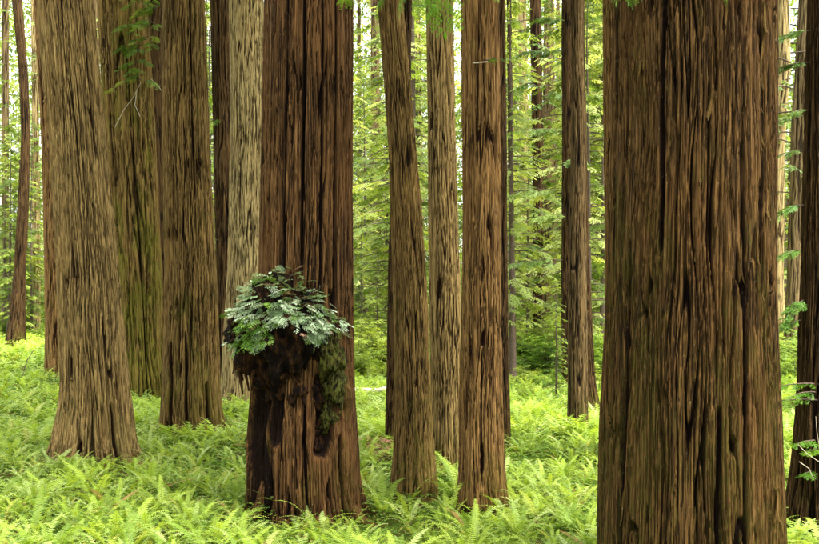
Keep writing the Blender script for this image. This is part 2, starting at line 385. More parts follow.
def make_trunk(name, parent, prof, d, mat, ridge_w=0.14, depth=0.05, seed=1, base=None, top=32.0, lobes=0.10, hires=True, gouges=()):
    """prof: rows (photo y, left x, right x) top to bottom, all at distance d; parent sits at the base"""
    bx, by, bz = base
    P = sorted([(py2z(y, d), px2x((l + r) / 2, d), (r - l) / 2 / FPX * d) for y, l, r in prof])
    z = np.array([p[0] for p in P]); cx = np.array([p[1] for p in P]); rr = np.array([p[2] for p in P])
    zlow = bz - 0.35
    # upward continuation
    sl = (cx[-1] - cx[-2]) / (z[-1] - z[-2]); tp = (rr[-1] - rr[-2]) / (z[-1] - z[-2])
    tp = min(max(tp, -0.02), -0.002) if True else tp
    zt = max(top, z[-1] + 6)
    r_t = max(rr[-1] + tp * (zt - z[-1]), rr[-1] * 0.35)
    z = np.concatenate([[zlow], z, [zt]])
    cx = np.concatenate([[cx[0]], cx, [cx[-1] + sl * 0.5 * (zt - z[-2])]])
    rr = np.concatenate([[rr[0] * 1.08], rr, [r_t]])
    ztop_view = py2z(-25, d)
    px = d / (FPX * 1.25)                       # metres per rendered pixel
    rmax = float(rr.max())
    if hires:
        ncf = int(math.pi * 1.15 * rmax / (px * 0.85)); ncb = max(16, ncf // 5)
        dz = px * 3.2
    else:
        ncf = max(18, int(math.pi * rmax / (px * 1.2))); ncb = 10; dz = px * 9
    phi = np.concatenate([np.linspace(-1.85, 1.85, ncf, endpoint=False), np.linspace(1.85, 2 * math.pi - 1.85, ncb, endpoint=False)])
    zz = np.concatenate([np.arange(zlow, min(ztop_view, zt), dz), np.linspace(min(ztop_view, zt), zt, 14)])
    # smooth interpolation of the profile
    ci = np.interp(zz, z, cx); ri = np.interp(zz, z, rr)
    def smooth(a):
        w_ = max(3, int(0.5 / dz) | 1); kk = np.ones(w_) / w_
        b = np.pad(a, (w_ // 2, w_ // 2), 'edge'); return np.convolve(b, kk, 'valid')
    ci = smooth(ci); ri = smooth(ri)
    th0 = math.atan2(-by, -bx)
    TH, ZZ = np.meshgrid(phi + th0, zz)
    S = (TH / (2 * math.pi)) % 1.0
    H, RDG = bark_height(S, ZZ, 2 * math.pi * rmax, ridge_w, seed * 17 + 3)
    R = ri[:, None] * np.ones_like(TH)
    hb = np.clip(ZZ - bz, 0, None)
    lob = gnoise(S * 8, ZZ / 3.0, 8, seed + 91)
    R = R * (1 + 1.5 * lobes * (lob + .6 * gnoise(S * 18, ZZ / 1.2, 18, seed + 95)) * np.exp(-hb / 0.8) + 0.035 * gnoise(S * 4, ZZ / 4.0, 4, seed + 92))
    dscale = depth * (1 + 0.5 * np.exp(-hb / 0.6))
    R = R + (H - 0.68) * dscale * 2.6
    PH = TH - th0
    for (gp, gy0, gy1, gw, gd) in gouges:          # hollows and seams: angle, photo rows, half width, depth
        z1, z0 = py2z(gy0, d), py2z(gy1, d)
        zm = (z0 + z1) / 2; hz = (z1 - z0) / 2
        q = (PH - gp + 0.5 * gw * gnoise(S * 0 + 3.3, ZZ / (hz * .7), 8, seed + 60)) / gw
        e = np.clip(1 - q ** 2, 0, 1) * np.clip(1 - ((ZZ - zm) / hz) ** 2, 0, 1) ** .5
        e = sstep(e + .25 * (H - .6), .05, .6)
        R = R - gd * e; RDG = RDG * (1 - .85 * e)  # hollows are carved, and their shade painted with the dark furrow colour
    X = ci[:, None] + R * np.cos(TH) - bx
    Y = R * np.sin(TH)
    Zv = ZZ - bz
    nr, nc = TH.shape
    V = np.stack([X, Y, Zv], -1).reshape(-1, 3).astype(np.float32)
    i = np.arange(nr - 1)[:, None] * nc + np.arange(nc)[None, :]
    j = np.arange(nr - 1)[:, None] * nc + ((np.arange(nc) + 1) % nc)[None, :]
    F = np.concatenate([np.stack([i, j, j + nc], -1).reshape(-1, 3), np.stack([i, j + nc, i + nc], -1).reshape(-1, 3)]).astype(np.int32)
    mb = MB(); mb.add(V, F)
    me = mb.mesh("trunk", mat, True)
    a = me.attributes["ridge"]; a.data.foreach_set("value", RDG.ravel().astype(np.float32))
    a = me.attributes.new("hgt", 'FLOAT', 'POINT'); a.data.foreach_set("value", Zv.ravel().astype(np.float32))
    return link("trunk", me, parent)

def redwood(label, prof, ybase, mat, ridge_w, depth, seed, group=None, d=None, hires=True, name="redwood_tree", cat="tree", **kw):
    d = d or base_d(ybase)
    l, r = prof[-1][1], prof[-1][2]
    bx = px2x((l + r) / 2, d)
    bz = float(ground_z(bx, d))
    t = thing(name, (bx, d, bz), label, cat, group)
    tr = make_trunk(name, t, prof, d, mat, ridge_w, depth, seed, base=(bx, d, bz), hires=hires, **kw)
    return t, d, bz, tr

TRUNKS = []   # (x, y, r) for keeping ferns out of trunks
def reg(t, d, prof): TRUNKS.append((t.location.x, t.location.y, (prof[-1][2] - prof[-1][1]) / 2 / FPX * d))

def R_(label, prof, ybase, mat, ridge_w, depth, seed, **kw):
    t, d, bz, tr = redwood(label, prof, ybase, mat, ridge_w, depth, seed, **kw)
    reg(t, d, prof); return t, d

big, D_BIG = R_("widest redwood trunk, dark and deeply furrowed, filling the right of the view",
    [(0, 618, 771), (136, 616, 770), (272, 612, 770), (408, 605, 773), (544, 601, 775), (575, 600, 779)], 575, M_BIG, 0.130, 0.078, 3, lobes=0.05, gouges=((-1.15, -40, 470, .055, .12), (.95, -60, 300, .05, .12), (.62, 150, 640, .04, .10), (-.35, -50, 260, .035, .09), (.3, 395, 700, .035, .09), (-.75, 240, 620, .04, .10), (.52, 500, 560, .05, .10)))
behind_big, _ = R_("narrow reddish redwood trunk showing just left of the widest trunk",
    [(0, 605, 632), (272, 607, 636), (440, 605, 640)], 462, M_RED, 0.12, 0.04, 4)
t1, D_T1 = R_("tan leaning redwood with a flared rooted base, nearest trunk on the left",
    [(0, 37, 90), (68, 44, 96), (136, 51, 102), (272, 60, 116), (380, 63, 126), (408, 62, 129), (440, 57, 135), (456, 51, 142)], 462, M_TAN, 0.14, 0.06, 5, lobes=0.20, gouges=((.45, 400, 500, .06, .12), (-.35, 435, 500, .07, .12), (.62, -50, 160, .04, .07)))
tl, _ = R_("smooth reddish trunk half hidden behind the left edge of the tan leaning redwood",
    [(0, 33, 60), (136, 42, 68), (272, 46, 72), (375, 47, 78)], 382, M_RED, 0.16, 0.04, 6)
t0, D_T0 = R_("slim curved dark trunk standing far off at the left edge",
    [(0, 11, 20), (68, 18, 26), (136, 21, 29), (205, 18, 28), (272, 14, 25), (320, 10, 25), (342, 6, 26)], 344, M_DARK, 0.22, 0.04, 7)
t2, D_T2 = R_("leaning redwood with yellow green moss at its base, behind the two leaning left trunks",
    [(0, 98, 144), (136, 107, 153), (272, 119, 160), (350, 125, 162), (395, 126, 166)], 400, M_MOSS, 0.20, 0.07, 8, gouges=((.1, 200, 430, .035, .09), (-.9, -30, 260, .06, .12)))
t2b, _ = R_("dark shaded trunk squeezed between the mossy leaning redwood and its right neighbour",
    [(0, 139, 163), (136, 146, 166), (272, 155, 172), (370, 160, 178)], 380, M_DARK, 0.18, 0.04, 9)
t3, D_T3 = R_("straight brown redwood with a small knot and reddish litter round its foot",
    [(0, 163, 202), (136, 163, 208), (272, 166, 215), (380, 165, 219), (415, 164, 222), (434, 162, 227)], 438, M_MID, 0.12, 0.05, 10, lobes=0.16, gouges=((-.2, 330, 460, .05, .1), (.5, 380, 470, .08, .14), (.3, -40, 200, .04, .08), (-.8, 340, 440, .1, .12)))
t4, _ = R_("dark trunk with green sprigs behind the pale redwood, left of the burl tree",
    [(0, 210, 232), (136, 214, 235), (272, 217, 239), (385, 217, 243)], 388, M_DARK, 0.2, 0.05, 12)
t5, D_T5 = R_("palest redwood trunk, cream and finely ribbed, directly left of the burl tree",
    [(0, 229, 262), (136, 231, 266), (272, 228, 268), (390, 221, 270), (402, 219, 272)], 406, M_PALE, 0.10, 0.028, 13)

# burl tree: the flank below the burl is drawn in and hollow
burl_t, D_BURL = R_("large redwood with a huge dark burl topped by a mop of blue green sprouts",
    [(0, 266, 351), (136, 264, 351), (272, 261, 351), (360, 256, 351), (400, 252, 352), (450, 249, 356), (485, 251, 356), (505, 249, 361)], 510, M_BURL, 0.125, 0.070, 15, lobes=0.07, gouges=((-1.02, 335, 530, .40, .20), (-.50, 335, 440, .14, .08), (.38, 370, 450, .20, .22), (.05, 390, 560, .03, .09), (.62, -50, 330, .045, .12), (-.1, -60, 280, .035, .10), (.3, -50, 300, .035, .1), (-.5, -50, 300, .04, .1), (.75, 430, 560, .06, .14)))

t6b, _ = R_("dark slim trunk showing at the left foot of the curved mossy redwood",
    [(0, 394, 411), (136, 393, 409), (272, 389, 405), (440, 386, 403)], 447, M_DARK, 0.12, 0.03, 16)
t6, D_T6 = R_("slender redwood curving left as it rises, mossy along its right edge",
    [(0, 378, 402), (68, 384, 408), (136, 389, 414), (200, 391, 420), (272, 394, 425), (408, 396, 431), (460, 394, 433), (492, 391, 436)], 497, M_MID, 0.085, 0.026, 17)
t7, D_T7 = R_("straight grey brown redwood between the curved mossy one and the reddish one",
    [(0, 427, 452), (136, 429, 455), (272, 430, 459), (408, 432, 461), (468, 432, 464)], 472, M_TAN, 0.10, 0.030, 18)
t8, D_T8 = R_("straight reddish redwood with a rotted seam low on its face, centre of the view",
    [(0, 463, 498), (136, 464, 499), (272, 464, 500), (408, 460, 501), (480, 459, 503), (508, 456, 506)], 512, M_RED, 0.11, 0.036, 19, lobes=0.12, gouges=((.10, 330, 345, .10, .06), (.02, 350, 480, .035, .03), (.05, 440, 470, .10, .05)))
t8b, _ = R_("thin dark trunk peeking out right of the reddish centre redwood",
    [(0, 492, 505), (272, 495, 507), (445, 493, 509)], 452, M_DARK, 0.1, 0.025, 20)
t9b, _ = R_("darkest slim trunk just left of the grey brown pair in the right middle distance",
    [(0, 563, 574), (136, 563, 574), (272, 562, 574), (380, 562, 576)], 390, M_DARK, 0.12, 0.03, 21)
t9, D_T9 = R_("slim grey brown trunk in front of the dark pair, right middle distance",
    [(0, 573, 583), (136, 572, 585), (272, 569, 586), (408, 568, 587), (434, 567, 588)], 438, M_MIDD, 0.10, 0.02, 22)
t9c, _ = R_("dark flaring trunk touching the right side of the slim grey brown one",
    [(0, 572, 584), (136, 574, 586), (272, 576, 589), (380, 578, 594), (415, 576, 601)], 418, M_DARK, 0.12, 0.03, 23)
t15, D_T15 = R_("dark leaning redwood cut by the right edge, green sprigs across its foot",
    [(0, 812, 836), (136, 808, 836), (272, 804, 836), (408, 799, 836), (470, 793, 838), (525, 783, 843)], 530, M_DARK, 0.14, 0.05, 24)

# middle and far redwoods, thinner in view
FAR = [
 ("left dark trunk of the close pair right of centre, foot in the green brush", [(0, 531, 541), (136, 533, 543), (272, 534, 543), (355, 533, 544)], 358, M_DARK, 25),
 ("grey right trunk of the close pair right of centre", [(0, 545, 554), (136, 544, 556), (272, 545, 557), (338, 544, 558)], 346, M_GREY, 26),
 ("thin grey trunk between the close pair and the darkest slim trunk", [(0, 557, 560), (136, 557, 561), (272, 557, 562), (325, 557, 562)], 331, M_GREY, 41),
 ("slim pale trunk just left of the thin dark pole, right of centre", [(0, 512, 516), (136, 514, 518), (272, 516, 521), (322, 516, 521)], 329, M_PALE, 42),
 ("slim brown trunk between the two groups of trunks left of the widest", [(0, 586, 590), (272, 587, 592), (325, 587, 592)], 330, M_MIDD, 43),
 ("very far thin trunk behind the log, right of the burl tree", [(0, 357, 360), (272, 358, 362), (322, 358, 362)], 327, M_GREY, 44),
 ("slim far trunk farthest right before the dark edge redwood", [(0, 815, 819), (136, 790, 793), (272, 785, 788), (330, 784, 788)], 333, M_MIDD, 45),
 ("pale far trunk left of the close pair right of centre", [(0, 519, 526), (136, 520, 529), (272, 521, 531), (330, 521, 532)], 335, M_PALE, 27),
 ("far grey trunk just right of the reddish centre redwood", [(0, 498, 505), (136, 499, 507), (272, 499, 508), (330, 499, 508)], 339, M_GREY, 28),
 ("thin dark pole of a trunk standing in brush right of the centre redwood", [(0, 508, 511), (272, 510, 514), (372, 510, 516)], 376, M_DARK, 29),
 ("pale grey trunk right beside the right edge of the widest trunk", [(0, 780, 790), (68, 779, 791), (136, 772, 785), (272, 769, 783), (345, 768, 784)], 348, M_PALE, 30),
 ("brown straight trunk between the pale grey one and the dark right edge one", [(0, 801, 813), (68, 797, 810), (136, 793, 806), (272, 788, 802), (362, 783, 801)], 366, M_GREY, 31),
 ("far grey trunk seen in the gap right of the burl tree", [(0, 371, 378), (136, 371, 380), (272, 371, 381), (330, 371, 381)], 334, M_GREY, 32),
 ("hazy far trunk in the gap left of the widest trunk", [(0, 590, 595), (272, 592, 598), (320, 592, 599)], 325, M_PALE, 33),
 ("small far trunk high in the brush beside the widest trunk", [(0, 599, 603), (272, 600, 605), (322, 600, 605)], 328, M_GREY, 34),
 ("far pale trunk beside the curved dark one at the left edge", [(0, 30, 36), (272, 33, 40), (330, 33, 40)], 333, M_PALE, 35),
 ("faint trunk at the far left edge of the view", [(0, 1, 7), (272, 2, 8), (328, 2, 9)], 331, M_GREY, 36),
 ("far trunk showing between the curved mossy and the grey brown redwoods", [(0, 414, 420), (272, 418, 424), (328, 419, 425)], 332, M_PALE, 37),
 ("far grey trunk in the narrow gap right of the tan leaning redwood", [(0, 90, 96), (272, 100, 107), (328, 102, 108)], 334, M_GREY, 38),
]
far_objs = []
for lab, prof, yb, mat, seed in FAR:
    t, d, bz, tr = redwood(lab, prof, yb, mat, 0.25, 0.05, seed, hires=False, top=38)
    far_objs.append((t, d, prof)); reg(t, d, prof)

# ------------------------------------------------------------------ foliage templates
def kite(o, dr, side, L, W, zdrop=0.0):
    o = np.array(o, float); dr = np.array(dr, float); side = np.array(side, float)
    tip = o + dr * L + np.array([0, 0, -zdrop])
    m = o + dr * L * 0.45 + np.array([0, 0, -zdrop * 0.3])
    return [o, m + side * W / 2, tip, m - side * W / 2]

def spray_template(pairs, seed, fine=False, droop=0.18, width=0.42):
    """unit spray along +X, flat in XY: side twigs alternate off a stem; fine = needles on the twigs"""
    r = random.Random(seed); V = []; F = []
    def put(q):
        k = len(V); V.extend(q); F.extend([(k, k + 1, k + 2), (k, k + 2, k + 3)])
    def stem_z(x): return -droop * x * x
    for i in range(pairs):
        for sgn in (-1, 1):
            x = 0.06 + (i + (0.5 if sgn > 0 else 0)) / pairs * 0.86 + r.uniform(-.02, .02)
            l = width * (math.sin(math.pi * min(1, (x * 0.85 + 0.16))) ** 0.7) * r.uniform(0.7, 1.1)
            if x > 0.9: l *= 0.6
            ang = math.radians(r.uniform(42, 62)) * sgn
            dr = (math.cos(ang), math.sin(ang), r.uniform(-.12, .04)); sd_ = (-math.sin(ang), math.cos(ang), r.uniform(-.3, .3))
            o = (x, 0, stem_z(x))
            if not fine:
                put(kite(o, dr, sd_, l, 0.10 + 0.07 * r.random(), l * 0.25))
            else:
                nn = max(3, int(l / 0.042))
                put(kite(o, dr, sd_, l, 0.012, l * 0.2))
                for j in range(1, nn + 1):
                    t = j / nn * l
                    for s2 in (-1, 1):
                        a2 = ang + s2 * math.radians(r.uniform(45, 60))
                        oo = (o[0] + dr[0] * t, o[1] + dr[1] * t, o[2] + dr[2] * t - l * 0.2 * (j / nn) ** 2)
                        nl = 0.075 * (1 - 0.55 * j / nn) * r.uniform(.8, 1.15)
                        put(kite(oo, (math.cos(a2), math.sin(a2), r.uniform(-.2, .1)), (-math.sin(a2), math.cos(a2), r.uniform(-.4, .4)), nl, 0.028))
    put(kite((0.9, 0, stem_z(.9)), (1, 0, -.3), (0, 1, 0), 0.16, 0.06))
    k = len(V); 
    V.extend([(0, -.008, 0), (0, .008, 0), (.5, .005, stem_z(.5)), (.5, -.005, stem_z(.5)), (1, 0, stem_z(1))])
    F.extend([(k, k + 1, k + 2), (k, k + 2, k + 3), (k + 3, k + 2, k + 4)])
    return np.array([list(v) for v in V], float), np.array(F)

SPR_FAR = [spray_template(2, 1, width=0.5), spray_template(3, 2, width=.5)]
SPR_MID = [spray_template(5, s) for s in (3, 4, 5)]
SPR_NEAR = [spray_template(9, s, fine=True) for s in (6, 7)]

def place(mb, T, O, Dr, Up, L, tint, mat=0):
    """instances of template T at origins O (n,3) with directions Dr, ups Up, lengths L"""
    V, F = T
    O = np.asarray(O, float); n = len(O)
    if n == 0: return
    Dr = np.asarray(Dr, float); Dr = Dr / (np.linalg.norm(Dr, axis=1)[:, None] + 1e-9)
    S = np.cross(Up, Dr); S /= (np.linalg.norm(S, axis=1)[:, None] + 1e-9)
    U = np.cross(Dr, S)
    L = np.broadcast_to(np.asarray(L, float), (n,))
    P = O[:, None, :] + L[:, None, None] * (V[None, :, 0:1] * Dr[:, None, :] + V[None, :, 1:2] * S[:, None, :] + V[None, :, 2:3] * U[:, None, :])
    FF = F[None] + (np.arange(n) * len(V))[:, None, None]
    tt = np.repeat(np.broadcast_to(np.asarray(tint, float), (n,)), len(V))
    mb.add(P.reshape(-1, 3), FF.reshape(-1, 3), tt, mat)

def limb_with_sprays(mb, rs, start, az, el, L, templates, spray_len, n_spr, sag=0.25, r0=0.03, droop_dir=0.35, tint0=0.0, tvar=0.3, up_jit=0.25):
    k = 6
    t = np.linspace(0, 1, k)
    dx, dy = math.cos(az), math.sin(az)
    bend = rs.uniform(-.15, .15)
    P = np.stack([start[0] + L * t * math.cos(el) * dx - dy * bend * L * t * t,
                  start[1] + L * t * math.cos(el) * dy + dx * bend * L * t * t,
                  start[2] + L * t * math.sin(el) - sag * L * t * t], 1)
    V, F = tube(P, r0 * (1 - 0.85 * t), 4)
    mb.add(V, F, 0, 1)
    ts = rs.uniform(0.12, 1.0, n_spr); ts[0] = 1.0
    O = np.stack([np.interp(ts, t, P[:, c]) for c in range(3)], 1)
    side = np.where(rs.rand(n_spr) < .5, -1, 1)
    ang = az + side * rs.uniform(0.35, 1.05, n_spr) + bend; ang[0] = az + 2 * bend
    Dr = np.stack([np.cos(ang), np.sin(ang), -droop_dir * rs.uniform(.3, 1.4, n_spr)], 1)
    Up = np.stack([rs.uniform(-up_jit, up_jit, n_spr), rs.uniform(-up_jit, up_jit, n_spr), np.ones(n_spr)], 1)
    Ls = spray_len * rs.uniform(.65, 1.25, n_spr) * (1.1 - 0.4 * ts)
    ti = tint0 + rs.rand() * tvar
    for q, T in enumerate(templates):
        m_ = (np.arange(n_spr) % len(templates)) == q
        place(mb, T, O[m_], Dr[m_], Up[m_], Ls[m_], ti + rs.rand(m_.sum()) * tvar * .5)

def crown_mesh(seed, H, z0, Lmax, per_m, spray_len, n_spr, mat, templates, sag=.3, trunk_r=0.12, el0=0.15, name="crown"):
    rs = np.random.RandomState(seed); mb = MB()
    n = int((H - z0) * per_m)
    for i in range(n):
        z = z0 + (H - z0) * (i + rs.rand()) / n
        f = (z - z0) / (H - z0)
        L = Lmax * (1 - f) ** 0.6 * rs.uniform(.45, 1.1) * min(1, 0.45 + f * 5)
        if L < .25: L = .25
        ns = max(4, int(n_spr * L / Lmax))
        limb_with_sprays(mb, rs, (0, 0, z), rs.uniform(0, 2 * math.pi), rs.uniform(-.1, .35) + el0 * 0, L, templates, spray_len, ns, sag=sag * rs.uniform(.5, 1.4), r0=0.012 + 0.008 * L)
    # top leader
    return mb.mesh(name, [mat, M_TWIG], False)

def pole_mesh(seed, H, r):
    rs = np.random.RandomState(seed); k = 14; t = np.linspace(0, 1, k)
    P = np.stack([np.cumsum(rs.uniform(-.04, .04, k)), np.cumsum(rs.uniform(-.04, .04, k)), -0.3 + (H + .3) * t], 1)
    P[0, :2] = 0
    V, F = tube(P, r * (1 - .93 * t) * (1 + .5 * np.exp(-t * 30)), 9)
    mb = MB(); mb.add(V, F); return mb.mesh("trunk", M_TWIG, True)

# ------------------------------------------------------------------ crowns on the far redwoods
ftypes = [crown_mesh(300 + i, 34, 5.5 + i, 4.0, 2.2, 1.0, 12, (M_CONI, M_FAR, M_CONI)[i], SPR_MID[:2] + SPR_FAR) for i in range(3)]
for i, (t, d, prof) in enumerate(far_objs):
    if d > 50:
        o = link("crown", ftypes[i % 3], t, (0, 0, 0), (0, 0, rnd.uniform(0, 6.28)))

# high crowns of the near redwoods, starting above the frame
htypes = [crown_mesh(350 + i, 34, 15.5, 5.5, 4.0, 1.5, 12, M_CONI, SPR_FAR) for i in range(2)]
for i, t in enumerate((big, behind_big, t1, tl, t2, t2b, t3, t4, t5, burl_t, t6b, t6, t7, t8, t8b, t9b, t9, t9c, t15)):
    link("crown", htypes[i % 2], t, (0, 0, 0), (0, 0, rnd.uniform(0, 6.28)))

# the same wood goes on beside and behind the camera
def around():
    rs = random.Random(21); pts = []
    hm = make_far = None
    proto = None
    n = 0
    while n < 26:
        a = rs.uniform(0, 2 * math.pi); r = rs.uniform(7, 38)
        x, y = r * math.cos(a), r * math.sin(a)
        if y > 2 and abs(x) < .40 * y + 5: continue
        if any((x - p) ** 2 + (y - q) ** 2 < 25 for p, q in pts): continue
        pts.append((x, y)); n += 1
        z = float(ground_z(x, y))
        if proto is None:
            proto = thing("redwood_tree", (x, y, z), "tall redwood of the grove standing outside the frame, around the camera", "tree", "redwoods around the camera, outside the frame")
            t = np.linspace(0, 1, 26); P = np.stack([0 * t, 0 * t, -.3 + 36 * t], 1)
            V, F = tube(P, .85 * (1 - .7 * t) + .4 * np.exp(-t * 36), 40); m = MB(); m.add(V, F)
            link("trunk", m.mesh("trunk", M_MID, True), proto)
            link("crown", ftypes[0], proto); link("crown", htypes[0], proto, (0, 0, 0), (0, 0, 2))
        else:
            dup(proto, (x, y, z), rs.uniform(0, 6.28), rs.uniform(.8, 1.1))
around()

# ------------------------------------------------------------------ understory conifers
GAPS = [(0, 34, 3), (89, 99, .7), (203, 213, .9), (350, 392, 3.2), (404, 430, 1.3), (453, 464, .8), (498, 612, 9), (768, 819, 4)]
GAPN = ["at the left edge of the view", "in the sliver right of the tan leaning redwood", "in the sliver left of the burl tree's neighbours", "in the gap right of the burl tree",
        "between the curved mossy and the grey brown redwoods", "between the grey brown and the reddish centre redwoods", "in the wide gap left of the widest trunk", "right of the widest trunk"]
def gap_name(px):
    return GAPN[min(range(8), key=lambda i: 0 if GAPS[i][0] <= px <= GAPS[i][1] else min(abs(px - GAPS[i][0]), abs(px - GAPS[i][1])))]
def gap_px():
    tot = sum(g[2] for g in GAPS); x = rnd.random() * tot
    for a, b, w_ in GAPS:
        if x < w_: return rnd.uniform(a - 4, b + 4)
        x -= w_
    return 560
ctypes = []
specs = [(15, 0.8, 2.6, 6.0, .62, 12, M_CONIL), (20, 2.5, 3.2, 5.0, .75, 13, M_FAR), (11, 0.5, 2.2, 7.0, .5, 11, M_CONIL), (24, 3.5, 3.6, 4.6, .8, 14, M_FAR), (17, 1.2, 2.9, 5.5, .7, 13, M_FAR)]
for i, (H, z0, Lm, pm, sl, ns, m_) in enumerate(specs):
    ctypes.append((crown_mesh(400 + i, H, z0, Lm, pm, sl, ns, m_, SPR_MID), pole_mesh(420 + i, H, 0.05 + H * 0.006)))
def conifer(k, x, y, rz, sc, label, group=None, name="conifer_tree"):
    z = float(ground_z(x, y))
    t = thing(name, (x, y, z), label, "tree", group, rz); t.scale = (sc,) * 3
    link("trunk", ctypes[k][1], t); link("crown", ctypes[k][0], t)
    return t
def clear(x, y, r):
    return all((x - a) ** 2 + (y - b) ** 2 > (r + c) ** 2 for a, b, c in TRUNKS)
placed = 0
for i in range(700):
    if placed >= 104: break
    d = 46 + 58 * rnd.random() ** 0.9
    px = gap_px(); x = px2x(px, d)
    if px < 42 and d < 80: continue
    if d < 82 and any(a < px < b for a, b in ((510, 564), (766, 810), (364, 388))) and rnd.random() < .92: continue
    if not clear(x, d, 0.7): continue
    g = gap_name(px); far = d > 72
    conifer(rnd.choice([0, 1, 1, 2, 3, 3, 4, 4] if px > 60 else [0, 2, 4, 4]), x, d, rnd.uniform(0, 6.28), rnd.uniform(.8, 1.25),
            ("farther" if far else "nearer") + " slender green conifer " + g, ("farther" if far else "nearer") + " green conifers " + g)
    placed += 1
# singled-out young conifers
conifer(2, px2x(377, 50), 50, 0.4, .55, "young airy conifer with thin bare pole in the gap right of the burl tree")
conifer(0, px2x(362, 62), 62, 1.4, .6, "light green young conifer just right of the burl tree, beyond the pale log")
conifer(2, px2x(556, 33), 33, 2.0, .34, "small bushy young conifer at the foot of the dark pair right of centre")
for k, (px, d, sc) in enumerate(((512, 42, .8), (589, 42, .75), (603, 50, .9), (366, 70, 1.0))):
    conifer((1, 1, 4, 4)[k], px2x(px, d), d, k * 1.3, sc, ("tall drooping conifer close behind the thin dark trunk right of centre",
        "drooping conifer right of the slim grey brown trunk", "conifer touching the left side of the widest trunk", "tall light conifer beside the far grey trunk right of the burl tree")[k])
conifer(0, px2x(527, 56), 56, 3.0, .75, "light green young conifer left of the close pair of trunks right of centre")

# ------------------------------------------------------------------ distant wood
def distant_wood():
    rs = np.random.RandomState(77); mb = MB()
    n = 62000
    d = rs.uniform(98, 175, n)
    px = rs.uniform(-250, 1070, n); x = (px - CX) / FPX * d
    zr = rs.rand(n)
    z = ground_z(x, d) + zr * 46
    # clumpy: keep by a cheap sum of sines, thinner high up so that sky shows
    cl = np.sin(x * .55 + d * .21) + np.sin(z * .8 + x * .3) + np.sin(x * 1.3 - z * .5) + rs.normal(0, .8, n)
    keep = cl > (-2.0 + 2.3 * zr ** 1.5)
    x, d, z = x[keep], d[keep], z[keep]; n = len(x)
    az = rs.uniform(0, 6.28, n)
    Dr = np.stack([np.cos(az), np.sin(az), rs.uniform(-.7, .15, n)], 1)
    Up = np.stack([rs.uniform(-.5, .5, n), rs.uniform(-.7, .3, n), np.ones(n)], 1)
    L = rs.uniform(1.2, 2.8, n)
    O = np.stack([x, d, z], 1)
    for q in (0, 1):
        m_ = np.arange(n) % 2 == q
        place(mb, SPR_FAR[q], O[m_], Dr[m_], Up[m_], L[m_], rs.rand(m_.sum()))
    o = link("distant_wood", mb.mesh("distant_wood", M_FAR))
    tag(o, "pale green mass of far forest foliage closing the view behind all the trunks", "woodland", kind="stuff")
distant_wood()

# ------------------------------------------------------------------ shrubs
def shrub_mesh(seed, h, r, n, mat, T, sl=.28):
    rs = np.random.RandomState(seed); mb = MB()
    for i in range(n):
        az = rs.uniform(0, 6.28); f = rs.rand()
        hh = h * rs.uniform(.35, 1.0) * (1 - .35 * f)
        P0 = np.array([rs.uniform(-.25, .25) * r, rs.uniform(-.25, .25) * r, -.05])
        P2 = np.array([math.cos(az) * r * f, math.sin(az) * r * f, hh])
        P1 = (P0 + P2) / 2 + np.array([0, 0, hh * .2])
        t = np.linspace(0, 1, 5)[:, None]
        P = (1 - t) ** 2 * P0 + 2 * t * (1 - t) * P1 + t * t * P2
        V, F = tube(P, .012 * (1 - .7 * t[:, 0]), 3); mb.add(V, F, 0, 1)
        ns = 9
        ts = rs.uniform(.35, 1, ns); ts[0] = 1
        O = np.stack([np.interp(ts, t[:, 0], P[:, c]) for c in range(3)], 1)
        a2 = az + rs.uniform(-1.6, 1.6, ns)
        Dr = np.stack([np.cos(a2), np.sin(a2), rs.uniform(-.25, .5, ns)], 1)
        Up = np.stack([rs.uniform(-.4, .4, ns), rs.uniform(-.4, .4, ns), np.ones(ns)], 1)
        place(mb, T[i % len(T)], O, Dr, Up, sl * rs.uniform(.7, 1.3, ns), rs.rand() * .3 + rs.rand(ns) * .3)
    return mb.mesh("foliage", [mat, M_TWIG])
LEAFT = [spray_template(4, s, droop=.1, width=.36) for s in (21, 22)]
stypes = [shrub_mesh(500, 1.3, 1.1, 42, M_SHRUB, LEAFT, .36), shrub_mesh(501, 2.0, 1.4, 55, M_SHRUB, LEAFT, .42), shrub_mesh(502, 1.6, 1.5, 50, M_CONIL, LEAFT, .42), shrub_mesh(503, 2.4, 1.3, 55, M_CONI, LEAFT, .42)]
placed = 0
for i in range(900):
    if placed >= 190: break
    d = 42 + 56 * rnd.random()
    px = gap_px(); x = px2x(px, d)
    if px < 48 and d < 76: continue
    if not clear(x, d, 1.0): continue
    t = link("understory_shrub", stypes[rnd.choice([0, 1, 1, 2, 2, 2] if px > 60 else [0, 2, 2])], None, (x, d, float(ground_z(x, d))), (0, 0, rnd.uniform(0, 6.28)), rnd.uniform(.7, 1.35))
    g = gap_name(px)
    tag(t, ("farther" if d > 66 else "nearer") + " leafy green shrub " + g, "shrub", ("farther" if d > 66 else "nearer") + " shrubs " + g); placed += 1
def one_shrub(k, px, py, sc, label, d=None):
    d = d or base_d(py); x = px2x(px, d)
    t = link("understory_shrub", stypes[k], None, (x, d, float(ground_z(x, d))), (0, 0, rnd.uniform(0, 6.28)), sc)
    return tag(t, label, "shrub")
GM = "low leafy shrubs among the ferns left of the widest trunk"
for px, py, k, sc in ((512, 398, 0, .55), (524, 388, 2, .6), (536, 380, 0, .6), (548, 392, 1, .5), (556, 380, 3, .5), (560, 400, 0, .45), (590, 388, 2, .6), (598, 378, 1, .6), (604, 396, 0, .5), (528, 402, 2, .4)):
    o = one_shrub(k, px, py, sc, "low leafy shrub among the ferns in the gap left of the widest trunk"); o['group'] = GM
